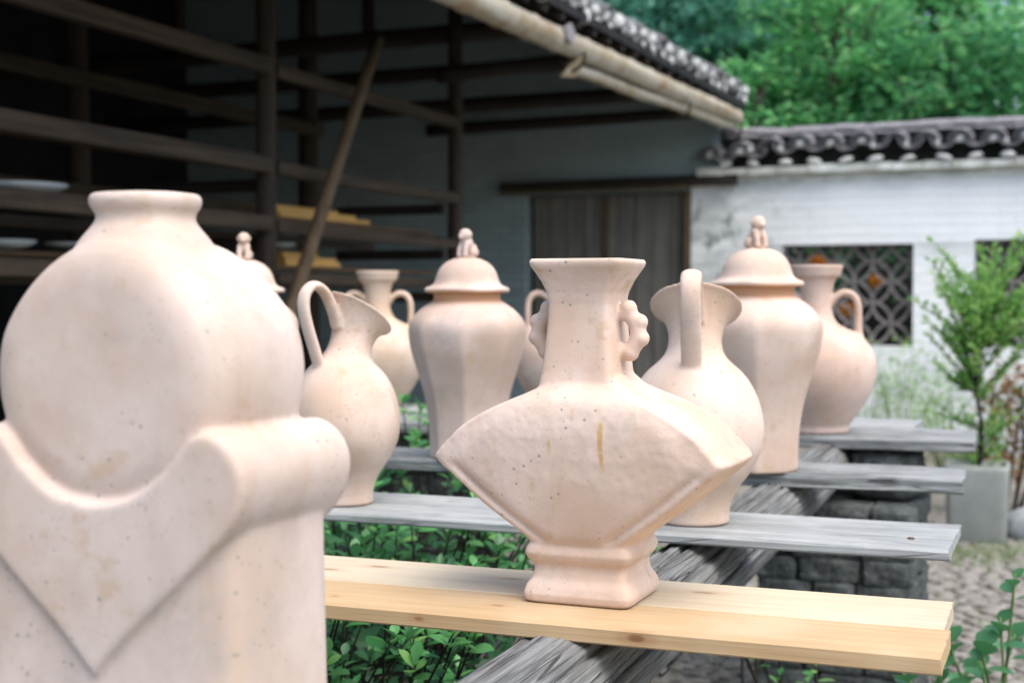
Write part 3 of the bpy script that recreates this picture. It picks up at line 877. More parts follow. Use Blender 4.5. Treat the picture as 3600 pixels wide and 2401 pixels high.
for a in [
    ('cypress_tree', 'bluish drooping tree rising right behind the shed eave', -6.4, 17.5, 4.6, (1.5, 1.3, 2.2), 'leaf_tree_b', 120, 1, .17, .6),
    ('cypress_tree', 'bluish feathery tree above the junction of shed and wall', -4.6, 16.8, 4.4, (1.2, 1.1, 2.1), 'leaf_tree_b', 115, 2, .17, .6),
    ('leafy_tree', 'mid green tree behind the left part of the coping', -3.9, 19.0, 4.6, (1.7, 1.5, 2.2), 'leaf_tree_c', 130, 3, .16, .1),
    ('leafy_tree', 'bright green bushy tree above the first lattice window', -2.6, 16.6, 3.9, (1.4, 1.2, 1.9), 'leaf_tree_a', 130, 4, .14, .1),
    ('leafy_tree', 'bright green layered tree right of the picture centre top', -3.1, 21.5, 4.6, (2.0, 1.6, 2.3), 'leaf_tree_a', 140, 5, .17, .2),
    ('leafy_tree', 'deep green low tree just above the coping', -1.5, 16.2, 3.5, (1.3, 1.1, 1.6), 'leaf_tree_c', 110, 6, .14, .1),
    ('leafy_tree', 'bright green tree at the right picture edge', -.55, 17.6, 3.1, (1.4, 1.2, 1.3), 'leaf_tree_a', 120, 7, .15, .2),
    ('leafy_tree', 'tall mid green tree filling the upper right behind the rest', -3.0, 23.0, 4.3, (1.6, 1.7, 2.2), 'leaf_tree_c', 130, 8, .18, .1),
    ('leafy_tree', 'green tree high on the slope behind the bluish trees', -6.8, 23.0, 5.2, (2.4, 1.8, 2.5), 'leaf_tree_c', 130, 9, .19, .2),
    ('leafy_tree', 'pale green tree high on the slope left of the tall one', -4.6, 24.5, 5.2, (2.2, 1.8, 2.4), 'leaf_tree_a', 130, 10, .19, .2),
    ('leafy_tree', 'bright green low tree peeping between coping and eave', -3.5, 15.6, 3.4, (1.1, .9, 1.5), 'leaf_tree_a', 100, 12, .13, .2),
    ('leafy_tree', 'green tree right of the sky gap', 1.7, 20.5, 4.2, (1.9, 1.5, 2.0), 'leaf_tree_a', 110, 13, .17, .2)]:
    tree(a[0], a[1], a[2], a[3], hz(a[2], a[3]), a[4], a[5], M[a[6]], a[7], a[8], a[9], a[10])

# ================================================================== DISPLAY TABLE: piers, logs, planks
ZP = .903
def block_mesh(sx, sy, sz, seed):
    rng = random.Random(seed); b = .010; g = G()
    prof = []
    for (a, c) in ((-1, -1), (1, -1), (1, 1), (-1, 1)):
        j = lambda: rng.uniform(-.006, .006)
        if a * c > 0: pts = [(a * sx, c * (sy - b)), (a * (sx - b), c * sy)]
        else: pts = [(a * (sx - b), c * sy), (a * sx, c * (sy - b))]
        if (a, c) in ((-1, -1), (1, 1)): pass
        for p in pts: prof.append((p[0] + j() * .5, p[1] + j()))
    prof.sort(key=lambda p: math.atan2(p[1] / sy, p[0] / sx))
    rings = []
    for z, k in ((-sz, .955), (-sz + b, 1), (-sz * .3, 1), (sz * .3, 1), (sz - b, 1), (sz, .955)):
        rings.append([(x * k + rng.uniform(-.003, .003), y * k + rng.uniform(-.003, .003), z + rng.uniform(-.003, .003)) for x, y in prof])
    return loft(g, rings).mesh('stone')
def pier(x0, x1, y0, y1, h, lab, seed, back=None):
    rng = random.Random(seed)
    t = thing('stone_pier', lab, 'pier', ((x0 + x1) / 2, (y0 + y1) / 2, 0), 0, 'rubble piers carrying the display logs')
    cx_, cy_ = (x0 + x1) / 2, (y0 + y1) / 2
    g = G(); box(g, x0 - cx_ + .022, x1 - cx_ - .022, y0 - cy_ + .022, y1 - cy_ - .022, 0, h - .02)
    link('mortar_core', g, M['mortar'], t)
    z = 0
    while z < h - .03:
        ch = min(rng.uniform(.075, .115), h - z)
        if h - z - ch < .05: ch = h - z
        for (ya, yb) in ((y0, cy_), (cy_, y1)):
            x = x0
            while x < x1 - .02:
                w = rng.uniform(.10, .24)
                if x1 - x - w < .08: w = x1 - x
                m_ = block_mesh(w / 2 - .002, (yb - ya) / 2 - .002, ch / 2 - .002, rng.random() * 50)
                link('stone', m_, M['stone'], t, False, loc=(x + w / 2 - cx_, (ya + yb) / 2 - cy_, z + ch / 2), rot=(rng.uniform(-.03, .03), rng.uniform(-.03, .03), rng.uniform(-.05, .05)))
                x += w
        z += ch
    return t
pier(-.965, -.485, 4.42, 4.92, .70, 'dark mossy rubble pier under the far end of the round log', 4)
pier(-.95, -.53, .75, 1.15, .70, 'dark rubble pier under the near end of the round log', 5)
pier(-2.6, -2.1, 4.6, 5.05, .70, 'dark rubble pier far left under the display boards', 6)
pier(-2.6, -2.1, .85, 1.2, .70, 'dark rubble pier nearest left under the display boards', 8)
t = thing('stone_block', 'upper stone block of the pier behind the log end', 'stone block', (-.60, 4.74, .70))
link('block', stone_mesh(.11, .16, .078, 3.3, rough=.1, e=6), M['stone'], t, True, loc=(0, 0, .082))

def log_mesh(L, r, seed):
    rng = random.Random(seed); n, m = 190, 110
    cracks = [(rng.uniform(0, 2 * math.pi), rng.uniform(.3, 1), rng.uniform(.022, .055), rng.uniform(.006, .017), rng.uniform(0, 1), rng.uniform(.25, .7)) for _ in range(30)]
    rings = []
    for i in range(m + 1):
        t = i / m; y = -L / 2 + L * t; rg = []
        bx, bz = .012 * nz(t * 3, seed), .008 * nz(t * 3, seed, 5)
        for j in range(n):
            a = 2 * math.pi * j / n
            rr = r * (1 + .035 * nz(math.cos(a) * 1.6, math.sin(a) * 1.6, y * 1.5 + seed)) * (1 - .06 * t)
            rr += .0022 * nz(a * 9, y * 2.2, seed)
            for (a0, k, w, d, c, ln) in cracks:
                da = (a - a0 - .10 * nz(y * 2.5, a0 * 9) + math.pi) % (2 * math.pi) - math.pi
                if abs(da) < 3 * w: rr -= 1.25 * d * math.exp(-(da / w) ** 2) * max(0, 1 - ((t - c) / ln) ** 2)
            rg.append((bx + rr * math.cos(a), y, bz + rr * math.sin(a)))
        rings.append(rg)
    end0 = [(x * .9, y - .006, z * .9) for x, y, z in rings[0]]; end1 = [(x * .9, y + .006, z * .9) for x, y, z in rings[-1]]
    return loft(G(), [end0] + rings + [end1]).mesh('log')
tag(link('round_log', log_mesh(4.15, .083, 3), M['log'], None, True, loc=(-.722, 2.94, .800), rot=(0, 0, .036)), 'thick cracked grey log running under the boards beside the fan vase', 'log', 'logs carrying the boards')
tag(link('round_log', log_mesh(4.75, .09, 8), M['log'], None, True, loc=(-2.36, 3.2, .787)), 'grey log under the far left ends of the boards', 'log', 'logs carrying the boards')

def plank_mesh(L, W, T, seed, wob=.004, bev=.004, m=80, furrow=0.0):
    rings = []
    hw, h = W / 2, T
    top = [(hw - bev) * (1 - 2 * i / 30) for i in range(31)]
    prof = [(-hw, -h + bev), (-hw + bev, -h), (-hw * .5, -h), (0, -h), (hw * .5, -h), (hw - bev, -h), (hw, -h + bev), (hw, -h * .75), (hw, -h * .5), (hw, -h * .25), (hw, -bev)] + [(y, 0) for y in top] + [(-hw, -bev), (-hw, -h * .25), (-hw, -h * .5), (-hw, -h * .75)]
    fr = [(random.random() * 1.6 - .8, random.random() * .6 + .4) for _ in range(7)]
    for i in range(m + 1):
        x = -L / 2 + L * i / m
        r_ = []
        for (y, z) in prof:
            e = wob * nz(x * 2.1 + seed, y * 6, seed) + wob * .5 * nz(x * 13, y * 30 + seed, z * 30)
            fz = 0
            if furrow and z == 0:
                for (fy, fd) in fr:
                    fz -= furrow * fd * math.exp(-((y - fy * hw - .012 * nz(x * 1.3, fy * 20)) / .006) ** 2) * max(0, .5 + nz(x * 1.1, fy * 31, seed))
            fy_ = furrow * .5 * nz(x * 1.5, z * 160, seed) if furrow and abs(y) == hw else 0
            endj = (wob * 1.2 * nz(y * 60 + seed, z * 60, seed) if i in (0, m) else 0)
            r_.append((x + endj, y + fy_ + (e if abs(y) > hw * .9 else 0), z + fz + wob * .28 * nz(x * 4, y * 40, seed) - (.0 if z > -h * .6 else e * .3)))
        rings.append(r_)
    return loft(G(), rings).mesh('plank')
def plank(name, lab, x0, x1, y0, y1, T, mat, seed, wob=.004, rz=0, z=ZP, bev=.004, furrow=0.0):
    pm = plank_mesh(x1 - x0, y1 - y0, T, seed, wob, bev, furrow=furrow)
    o = link(name, pm, mat, None, True, loc=((x0 + x1) / 2, (y0 + y1) / 2, z), rot=(0, 0, rz))
    pm.set_sharp_from_angle(angle=R(24))
    return tag(o, lab, 'board')
plank('pine_board', 'fresh orange pine board in front, under the fan vase', -1.95, -.166, 1.805, 1.962, .0235, M['pine_orange'], 1.5, .0012, R(.9), bev=.0025)
plank('pine_board', 'fresh pale pine board just behind the orange one', -1.95, -.178, 1.9655, 2.148, .0235, M['pine_pale'], 2.5, .0012, R(.9), bev=.0025)
silver = plank('grey_board', 'smooth silver-grey board with a nail hole, carrying both jugs', -2.55, -.226, 2.575, 2.888, .019, M['grey_wood'], 3.5, .003, R(.7), furrow=.0016)
plank('grey_board', 'thick furrowed grey board carrying the lidded jars', -2.75, -.283, 3.53, 3.80, .034, M['grey_wood_dark'], 4.5, .006, R(3.0), furrow=.009)
plank('grey_board', 'thick furrowed grey board under the right two-handled vase', -2.6, -.33, 4.53, 4.92, .037, M['grey_wood_dark'], 5.5, .006, R(3.0), furrow=.009)
plank('grey_board', 'pale farthest board under the two far vases', -3.2, -.55, 4.99, 5.33, .035, M['grey_wood'], 6.5, .004, R(0))
plank('grey_board', 'grey board nearest the camera under the round flask', -2.6, -.45, 1.03, 1.35, .022, M['grey_wood'], 7.5, .003, 0)

g = G(); loft(g, [ring(z, r_, n=14) for z, r_ in ((-.004, .006), (.0005, .0065), (.0018, .0058), (.0024, .003))])
M['rust'] = mat_simple('rusty_nail_head', (.03, .022, .016), (.14, .075, .03), 60, .8, .4, .002)
link('nail_head', g, M['rust'], silver, True, loc=(1.162 - .075, -.045, 0))
# ================================================================== VASES
def vase_parts(root, meshes, mat, names):
    out = {}
    for key, me in meshes.items():
        nm = names.get(key, key)
        out[key] = link(nm, me, mat, root)
    return out

# ---- fan vase
fan = thing('fan_vase', 'fan-shaped unglazed clay vase with cloud handles on the pine boards', 'vase', (-.683, 2.003, ZP))
mc = mat_ceramic('bisque_fan', 1.0, (.60, .475, .40), 1.0, True,
    drips=((.047, .190, .275, .0055, .85), (-.032, .212, .245, .0045, .7), (.002, .262, .292, .004, .5)), rimstain=True)
prof_z = [(.086, .076, .074), (.095, .082, .0775), (.115, .108, .0845), (.1425, .146, .092), (.174, .184, .098), (.198, .2115, .1015), (.2085, .2205, .1025), (.214, .220, .103), (.228, .208, .1035), (.251, .187, .1035), (.270, .159, .102), (.284, .132, .0995), (.295, .107, .0955), (.304, .086, .088), (.312, .070, .077), (.320, .059, .069), (.33, .05, .06)]
def fan_ring(z, hx, hy, N=90):
    rc = .016
    def inset(e): return rc - math.sqrt(max(0, rc * rc - (rc - e) ** 2)) if e < rc else 0.0
    low = max(0, min(1, (.205 - z) / .02)) * max(0, min(1, (z - .088) / .012))
    up = max(0, min(1, (z - .2) / .02)) * max(0, min(1, (.31 - z) / .015))
    def face(sg):
        out = []
        for i in range(N):
            q = -1 + 2 * i / N
            x = q * hx; e = hx * (1 - abs(q))
            gr = -.0075 * math.exp(-((e - .030) / .0065) ** 2) * low - .0012 * math.exp(-((e - .022) / .008) ** 2) * up
            bulge = .004 * (1 - q * q) + (.003 * max(0, min(1, (e - .034) / .02)) * max(0, min(1, (z - .088) / .012)) * max(0, min(1, (.30 - z) / .05)))
            out.append((x, sg * (hy + gr + bulge - inset(e))))
        return out
    f = face(-1)
    b_ = [(-x, -y) for x, y in f]
    r_ = [(hx + .003 * (1 - (-1 + 2 * i / 40) ** 2) - inset(min(i, 40 - i) / 40 * 2 * hy + 1e-9) , -hy + 2 * hy * i / 40) for i in range(6, 35)]
    f = [p for p in f if hx - abs(p[0]) > .0045]; b_ = [(-x, -y) for x, y in f]
    l_ = [(-x, -y) for x, y in r_]
    P = f + r_ + b_ + l_
    ln = [0]
    for i in range(len(P)): ln.append(ln[-1] + math.hypot(P[(i + 1) % len(P)][0] - P[i][0], P[(i + 1) % len(P)][1] - P[i][1]))
    P = P + [P[0]]; tt = np.linspace(0, ln[-1], 240, endpoint=False)
    P = list(zip(np.interp(tt, ln, [p[0] for p in P]), np.interp(tt, ln, [p[1] for p in P])))
    return [(x, y + .006 * max(0, min(1, (z - .1) / .1)), z) for x, y in P]
g = G(); loft(g, [fan_ring(*p) for p in [tuple(q) for q in crom(prof_z, 4)]])
foot = [(0, .077), (.004, .0815), (.014, .084), (.025, .081), (.036, .0735), (.050, .0705), (.056, .0715), (.064, .0785), (.073, .0825), (.082, .080), (.089, .0745), (.096, .072), (.13, .06)]
loft(g, [ring(z, r_, r_ * .99, 96, 12) for z, r_ in foot])
nk = [(.28, .066, .074), (.30, .063, .071), (.317, .0575, .066), (.335, .0548, .0625), (.37, .0515, .057), (.41, .0485, .052), (.435, .0475, .0505), (.452, .050, .052), (.468, .057, .0565), (.482, .0655, .0625), (.491, .0715, .067), (.497, .0735, .0685), (.502, .071, .066),
      (.5015, .065, .060), (.49, .056, .052), (.46, .041, .041), (.42, .038, .038)]
loft(g, [ring(z, a, b, 96, 11, cx=-.008) for z, a, b in nk])
for sx in (1, -1):
    lobes = [(.0585, .4285, .0142), (.0760, .4090, .0132), (.0785, .3850, .0132), (.0615, .3640, .0142)]
    pts = crom([(.036, 0, .419), (.055, 0, .4225), (.069, 0, .4095), (.0735, 0, .392), (.068, 0, .3745), (.055, 0, .366), (.036, 0, .370)], 4)
    tube(g, [(-.008 + sx * (p[0] + .004), 0, p[2]) for p in pts], .0125, 12)
    for (x, z, r_) in lobes:
        ball(g, (-.008 + sx * (x + .004), 0, z), (r_ * .95, r_, r_ * .95))
me = fuse(g, .0023, 8)
def cf(x, y, z):
    if z < .0885: return 'foot'
    if .345 < z < .45 and abs(x + .008) > .0475 + (.435 - z) * .075 + .006: return 'handle_r' if x > 0 else 'handle_l'
    if z > .318: return 'neck'
    return 'body'
vase_parts(fan, split(me, cf), mc, {'handle_r': 'handle', 'handle_l': 'handle'})

def half_loop(P):
    return P + [(-x, z) for x, z in P[-2:0:-1]]
# ---- moon flask on a scrolled stand, near the camera
moon = thing('moon_flask', 'large blurred clay flask with round body on a scrolled pedestal, at left', 'vase', (-.868, 1.187, ZP))
mc = mat_ceramic('bisque_flask', 2.3, (.535, .445, .39), 1.0)
g = G(); rings = []
for (y, r_) in [(-.094, .02), (-.0935, .094), (-.0915, .107), (-.087, .119), (-.078, .129), (-.063, .1355), (-.035, .1375), (0, .138), (.035, .1375), (.060, .1355), (.073, .129), (.081, .119), (.085, .107), (.087, .094), (.0875, .02)]:
    row = []
    for j in range(72):
        x, z = r_ * math.cos(2 * math.pi * j / 72), r_ * .985 * math.sin(2 * math.pi * j / 72)
        row.append((x * (1 - .10 * max(0, min(1, (z - .04) / .08))), y, .371 + z))
    rings.append(row)
loft(g, rings)
yk = [(0, .252), (.03, .2555), (.056, .266), (.086, .290), (.105, .313), (.125, .323), (.148, .315), (.163, .298), (.168, .277), (.163, .253), (.152, .234), (.138, .219), (.094, .178), (.033, .123), (0, .088)]
Y = half_loop([tuple(p) for p in crom(yk, 3)])
def yl(k, y): return [(x * k, y, .21 + (z - .21) * k) for x, z in Y]
loft(g, [yl(.975, -.104), yl(1, -.098), yl(1, .098), yl(.975, .104)])
loft(g, [ring(z, a, b, 64, 9) for z, a, b in ((0, .154, .096), (.004, .156, .098), (.05, .153, .0955), (.24, .150, .0935), (.29, .12, .08))])
nk = [(.46, .085), (.488, .070), (.503, .061), (.513, .053), (.520, .0475), (.5265, .0455), (.5305, .0475), (.5345, .0515), (.5405, .0535), (.547, .052), (.550, .048), (.549, .043), (.543, .038), (.52, .035), (.49, .034)]
loft(g, [ring(z, r_, r_ * .97, 64, 2.4, cx=-.006, cy=-.006) for z, r_ in nk])
me = fuse(g, .0032, 9)
def cm(x, y, z):
    if z > .511: return 'neck'
    ax = abs(x)
    top = .252 + .0035 * (ax / .03) ** 2 if ax < .056 else .266 + (ax - .056) * .8
    if ax < .15 and z > min(top, .335) + .006: return 'body'
    return 'pedestal'
vase_parts(moon, split(me, cm), mc, {})

# ---- jugs
def jug(lab, x, y, rz, seed, tint, k=1.0, kw=1.0):
    t = thing('handled_jug', lab, 'jug', (x, y, ZP), rz, 'clay jugs with high loop handles')
    t.scale = (k * kw, k * kw, k)
    mc = mat_ceramic('bisque_jug', seed, tint, 1.1)
    g = G()
    body = [(0, .058, 0, 0), (.004, .0625, 0, 0), (.022, .0625, 0, 0), (.045, .067, 0, 0), (.07, .079, 0, 0), (.10, .099, 0, 0), (.135, .1155, 0, 0), (.17, .1215, 0, 0), (.205, .1195, 0, 0), (.24, .111, 0, 0), (.27, .097, 0, 0),
            (.29, .0825, .001, 1), (.304, .068, .004, 4), (.316, .0565, .009, 8), (.33, .0495, .015, 13), (.35, .0468, .021, 19), (.37, .050, .027, 24), (.387, .0575, .032, 29), (.400, .0675, .0355, 33), (.407, .0755, .0375, 35), (.4115, .0815, .0385, 35), (.4155, .0820, .039, 35),
            (.4145, .072, .0385, 35), (.40, .060, .0355, 33), (.37, .044, .027, 24), (.34, .040, .018, 16), (.30, .05, .004, 4), (.27, .06, 0, 0)]
    R_ = crom(body, 3)
    loft(g, [ring(z, r_, r_, 72, 2, cx=c, tilt=R(ta)) for z, r_, c, ta in R_])
    pts = crom([(-.066, 0, .300), (-.080, 0, .340), (-.096, 0, .385), (-.106, 0, .425), (-.103, 0, .455), (-.085, 0, .4735), (-.064, 0, .470), (-.046, 0, .4525), (-.034, 0, .430), (-.024, 0, .405), (-.018, 0, .38)], 5)
    rad = [.0115] * len(pts); rad[0] = .014; rad[-1] = .007
    tube(g, [tuple(p) for p in pts], rad, 16, flat=(1.6, .88), up=(0, 1, 0))
    me = fuse(g, .003, 5)
    def cj(x_, y_, z_):
        if abs(y_) < .027:
            for p in pts[4:-12]:
                if (x_ - p[0]) ** 2 + (z_ - p[2]) ** 2 < .0135 ** 2: return 'handle'
        return 'neck' if z_ + x_ * .35 > .318 else 'body'
    vase_parts(t, split(me, cj), mc, {})
    return t
jug('clay jug with loop handle and spout to the right, beside the round flask', -1.487, 2.700, R(66), 3.1, (.59, .47, .395), .99)
jug('clay jug seen from its handle side, right behind the fan vase', -.722, 2.735, R(101), 4.4, (.595, .475, .40), 1.03, 1.09)

# ---- lidded jars
def lion_mesh():
    g = G()
    ball(g, (0, -.006, .065), (.0205, .0205, .0205)); ball(g, (0, -.022, .060), (.010, .009, .009))
    ball(g, (.018, -.002, .066), (.005, .006, .008)); ball(g, (-.018, -.002, .066), (.005, .006, .008))
    ball(g, (0, .000, .040), (.020, .0185, .022)); ball(g, (0, .014, .022), (.021, .020, .021))
    for s_ in (1, -1):
        tube(g, [(s_ * .011, -.008, .044), (s_ * .013, -.017, .022), (s_ * .013, -.019, -.006)], [.0095, .0085, .0095], 10)
        ball(g, (s_ * .015, .016, .013), (.011, .016, .015))
    ball(g, (0, .030, .026), (.008, .008, .014))
    ball(g, (0, 0, -.004), (.026, .030, .009))
    me = fuse(g, .002, 5)
    me.polygons.foreach_set('use_smooth', [True] * len(me.polygons))
    return me
LION = lion_mesh()
def jar(lab, x, y, rz, seed, k, knob_rz, tint):
    t = thing('lidded_jar', lab, 'jar', (x, y, ZP), rz, 'faceted lidded jars')
    t.scale = (k, k, k)
    mc = mat_ceramic('bisque_jar', seed, tint, .6, neck_glow=True)
    prof = [(0, .101), (.004, .1055), (.03, .1062), (.07, .1072), (.115, .1105), (.171, .1195), (.241, .1385), (.30, .157), (.344, .1655), (.372, .1665), (.395, .1585), (.42, .137), (.437, .114), (.446, .101), (.452, .0955), (.475, .0945), (.475, .085), (.44, .085), (.42, .10)]
    P = crom(prof, 4); n = 96; rings = []
    for (z, r_) in P:
        w = .85 * min(1, max(0, (.43 - z) / .12))
        rg = []
        for j in range(n):
            a = 2 * math.pi * j / n
            m_ = (a % (math.pi / 4)) - math.pi / 8
            f = math.cos(math.pi / 8) / math.cos(m_)
            f = 1 + w * (f - 1) * 1.0 + w * .018
            rg.append((r_ * f * math.cos(a), r_ * f * math.sin(a), z))
        rings.append(rg)
    link('body', loft(G(), rings), mc, t, True)
    # lid
    lp = [(.469, .085), (.472, .116), (.475, .1205), (.480, .121), (.484, .117), (.489, .1045), (.496, .0955), (.508, .090), (.525, .0845), (.541, .0755), (.555, .061), (.564, .043), (.568, .030), (.570, .01)]
    P = crom(lp, 4); rings = []
    for (z, r_) in P:
        rings.append([(r_ * (1 + .012 * nz(math.cos(2 * math.pi * j / 72) * 1.5, math.sin(2 * math.pi * j / 72) * 1.5, seed)) * math.cos(2 * math.pi * j / 72), r_ * math.sin(2 * math.pi * j / 72),
                       z + .003 * nz(math.cos(2 * math.pi * j / 72) * 1.7, math.sin(2 * math.pi * j / 72) * 1.7, seed + 3)) for j in range(72)])
    lid = link('lid', loft(G(), rings), mc, t, True)
    me = LION.copy(); me.materials.clear()
    link('lion_knob', me, mc, lid, False, loc=(0, 0, .572), rot=(0, 0, knob_rz), scale=.95)
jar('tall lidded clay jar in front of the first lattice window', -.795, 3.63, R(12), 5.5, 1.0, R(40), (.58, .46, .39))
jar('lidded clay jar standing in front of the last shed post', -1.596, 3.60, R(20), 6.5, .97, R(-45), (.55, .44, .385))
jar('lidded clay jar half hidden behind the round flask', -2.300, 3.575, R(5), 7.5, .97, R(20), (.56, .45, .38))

# ---- two-handled vases
def amphora(lab, x, y, rz, seed, k, tint):
    t = thing('two_handled_vase', lab, 'vase', (x, y, ZP), rz, 'two-handled clay vases')
    t.scale = (k, k, k)
    mc = mat_ceramic('bisque_vase', seed, tint, .4)
    g = G()
    prof = [(0, .104), (.003, .109), (.018, .1095), (.026, .111), (.045, .124), (.073, .1435), (.121, .1725), (.165, .189), (.21, .1955), (.25, .1905), (.289, .1715), (.315, .146), (.333, .117), (.346, .089), (.358, .0705), (.38, .057), (.41, .0505), (.44, .050), (.47, .0535), (.495, .0595), (.506, .066), (.512, .0765), (.528, .0815), (.543, .086), (.549, .0855), (.5485, .079), (.53, .07), (.48, .046), (.42, .04), (.38, .045)]
    loft(g, [ring(z, r_, r_, 72) for z, r_ in crom(prof, 3)])
    H = {}
    for s_ in (1, -1):
        pts = crom([(.042, 0, .418), (.062, 0, .4445), (.090, 0, .4585), (.117, 0, .450), (.1325, 0, .4235), (.136, 0, .385), (.136, 0, .345), (.142, 0, .312), (.156, 0, .282)], 4)
        H[s_] = pts
        tube(g, [(s_ * p[0], 0, p[2]) for p in pts], .0135, 14, flat=(1.35, .9), up=(0, 1, 0))
    me = fuse(g, .004, 5)
    def ca(x_, y_, z_):
        if abs(y_) < .028:
            for p in H[1][4:-5]:
                if (abs(x_) - p[0]) ** 2 + (z_ - p[2]) ** 2 < .0165 ** 2: return 'handle_r' if x_ > 0 else 'handle_l'
        return 'neck' if z_ > .357 else 'body'
    vase_parts(t, split(me, ca), mc, {'handle_r': 'handle', 'handle_l': 'handle'})
amphora('two-handled clay vase in front of the lattice, rightmost of the vases', -.835, 4.72, R(10), 8.5, 1.0, (.56, .43, .365))
amphora('small far two-handled vase between the left jug and the lidded jar', -2.686, 5.16, R(27), 9.5, 1.0, (.57, .455, .365))
amphora('two-handled vase almost hidden behind the fan vase neck', -1.883, 5.16, R(20), 10.5, 1.0, (.55, .43, .36))

# ================================================================== PLANTS
def leaf_mesh(L=1.0, W=.42, fold=.16, curl=.12, round_=False):
    g = G(); n = 5; cv = []; lf = []; rt = []
    for i in range(n + 1):
        t = i / n
        w = (math.sin(math.pi * t ** 1.25) ** (.6 if round_ else .85)) * W * .5 if 0 < t < 1 else 0.0
        z = -curl * t * t * L
        cv.append((t * L, 0, z))
        if 0 < i < n: lf.append((t * L, w * L, z + fold * w * L * 2)); rt.append((t * L, -w * L, z + fold * w * L * 2))
    V = cv + lf + rt; c = list(range(n + 1)); l_ = [None] + list(range(n + 1, 2 * n)) + [None]; r_ = [None] + list(range(2 * n, 3 * n - 1)) + [None]
    F = []
    for i in range(n):
        for sd, flip in ((l_, 0), (r_, 1)):
            q = [c[i], c[i + 1]] + ([sd[i + 1]] if sd[i + 1] is not None else []) + ([sd[i]] if sd[i] is not None else [])
            F.append(tuple(q if not flip else q[::-1]))
    g.add(V, F)
    me = g.mesh('leaf'); me.polygons.foreach_set('use_smooth', [True] * len(me.polygons))
    return me
LEAVES = [leaf_mesh(1, .54, .14, .10), leaf_mesh(1, .48, .20, .22), leaf_mesh(1, .60, .10, .16)]
for m_ in LEAVES: m_.materials.append(M['leaf_obj'])
ROUND = [leaf_mesh(1, .95, .06, .12, True), leaf_mesh(1, .85, .10, .05, True)]
for m_ in ROUND: m_.materials.append(M['leaf_round'])

def shrub(name, lab, cat, base, tips, leaf_len, per, meshes, seed, group=None, nobj=290, stem='stem', dark=0, spread=.35, darkr=(.3, .3, .3), dleaf=.05, sprad=.0024):
    """tips: list of world points where a rosette of leaves sits; stems run up to each from the base"""
    rng = random.Random(seed)
    t = thing(name, lab, cat, base, 0, group)
    bx = Vector(base)
    gs = G(); pl = []
    for tip in tips:
        p = Vector(tip) - bx
        full = (len(pl) // per) % 3 == 0
        root = Vector((p.x * .25 + rng.uniform(-.04, .04), p.y * .25 + rng.uniform(-.04, .04), 0))
        midp = root.lerp(p, .55) + Vector((rng.uniform(-.04, .04), rng.uniform(-.04, .04), .03))
        if not full: root = last.copy()
        else: last = midp.copy()
        tube(gs, [tuple(q) for q in crom([tuple(root), tuple(midp), tuple(p)], 4)], [sprad * 1.4] * 4 + [sprad] * 4 + [sprad * .5], 6)
        axis = (p - midp).normalized()
        for i in range(per):
            a = i * 2.399 + rng.uniform(-.3, .3); h = (i / per)
            e = R(12 + 55 * h + rng.uniform(-12, 12))
            q = p - axis * (leaf_len * .9 * (1 - h)) 
            pl.append((q, a, e, leaf_len * rng.uniform(.65, 1.15) * (1 - .35 * h)))
    link('stems', gs, M[stem], t, True)
    camv = Vector((0, 0, 1.35)) - bx
    pl.sort(key=lambda k_: (k_[0] - camv).length)
    gd = G()
    for i, (q, a, e, L) in enumerate(pl):
        rot = Matrix.Rotation(a, 4, 'Z') @ Matrix.Rotation(-e, 4, 'Y') @ Matrix.Rotation(rng.uniform(-.4, .4), 4, 'X')
        me = meshes[rng.randrange(len(meshes))]
        if i < nobj:
            o = link('leaf', me, None, t)
            o.matrix_local = Matrix.Translation(q) @ rot @ Matrix.Scale(L, 4)
        else:
            mm = Matrix.Translation(q) @ rot @ Matrix.Scale(L, 4)
            gd.add([tuple(mm @ v.co) for v in me.vertices], [tuple(pp.vertices) for pp in me.polygons])
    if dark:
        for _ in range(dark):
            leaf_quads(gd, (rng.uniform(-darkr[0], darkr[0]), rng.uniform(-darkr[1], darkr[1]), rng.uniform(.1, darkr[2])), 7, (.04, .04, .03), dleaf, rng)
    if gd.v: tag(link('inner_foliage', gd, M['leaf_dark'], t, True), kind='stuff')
    return t
def cloud(rng, n, x0, x1, y0, y1, z0, z1):
    return [(rng.uniform(x0, x1), rng.uniform(y0, y1), rng.uniform(z0, z1)) for _ in range(n)]
rng = random.Random(33)
GR = 'leafy shrubs growing under the boards'
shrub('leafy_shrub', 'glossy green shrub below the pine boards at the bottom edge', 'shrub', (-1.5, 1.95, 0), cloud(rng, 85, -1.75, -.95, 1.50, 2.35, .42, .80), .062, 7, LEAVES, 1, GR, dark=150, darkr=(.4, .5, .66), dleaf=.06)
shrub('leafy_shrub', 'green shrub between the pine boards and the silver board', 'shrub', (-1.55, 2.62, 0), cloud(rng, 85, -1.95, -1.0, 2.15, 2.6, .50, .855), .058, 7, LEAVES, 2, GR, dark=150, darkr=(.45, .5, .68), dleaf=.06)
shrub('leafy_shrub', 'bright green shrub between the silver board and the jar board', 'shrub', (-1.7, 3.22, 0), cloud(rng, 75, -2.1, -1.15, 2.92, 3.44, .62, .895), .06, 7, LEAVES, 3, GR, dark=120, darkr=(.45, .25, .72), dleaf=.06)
shrub('leafy_shrub', 'fresh green shrub pushing up behind the middle lidded jar', 'shrub', (-1.95, 4.15, 0), cloud(rng, 34, -2.25, -1.4, 3.88, 4.42, .72, 1.0) + [(-2.0, 4.0, 1.03), (-1.93, 4.05, .99), (-2.2, 4.1, 1.04), (-1.52, 4.1, 1.08), (-1.56, 4.0, 1.04), (-1.5, 4.2, 1.0), (-1.9, 3.9, .93)], .066, 8, LEAVES, 4, GR, dark=110, darkr=(.45, .28, .72), dleaf=.06)
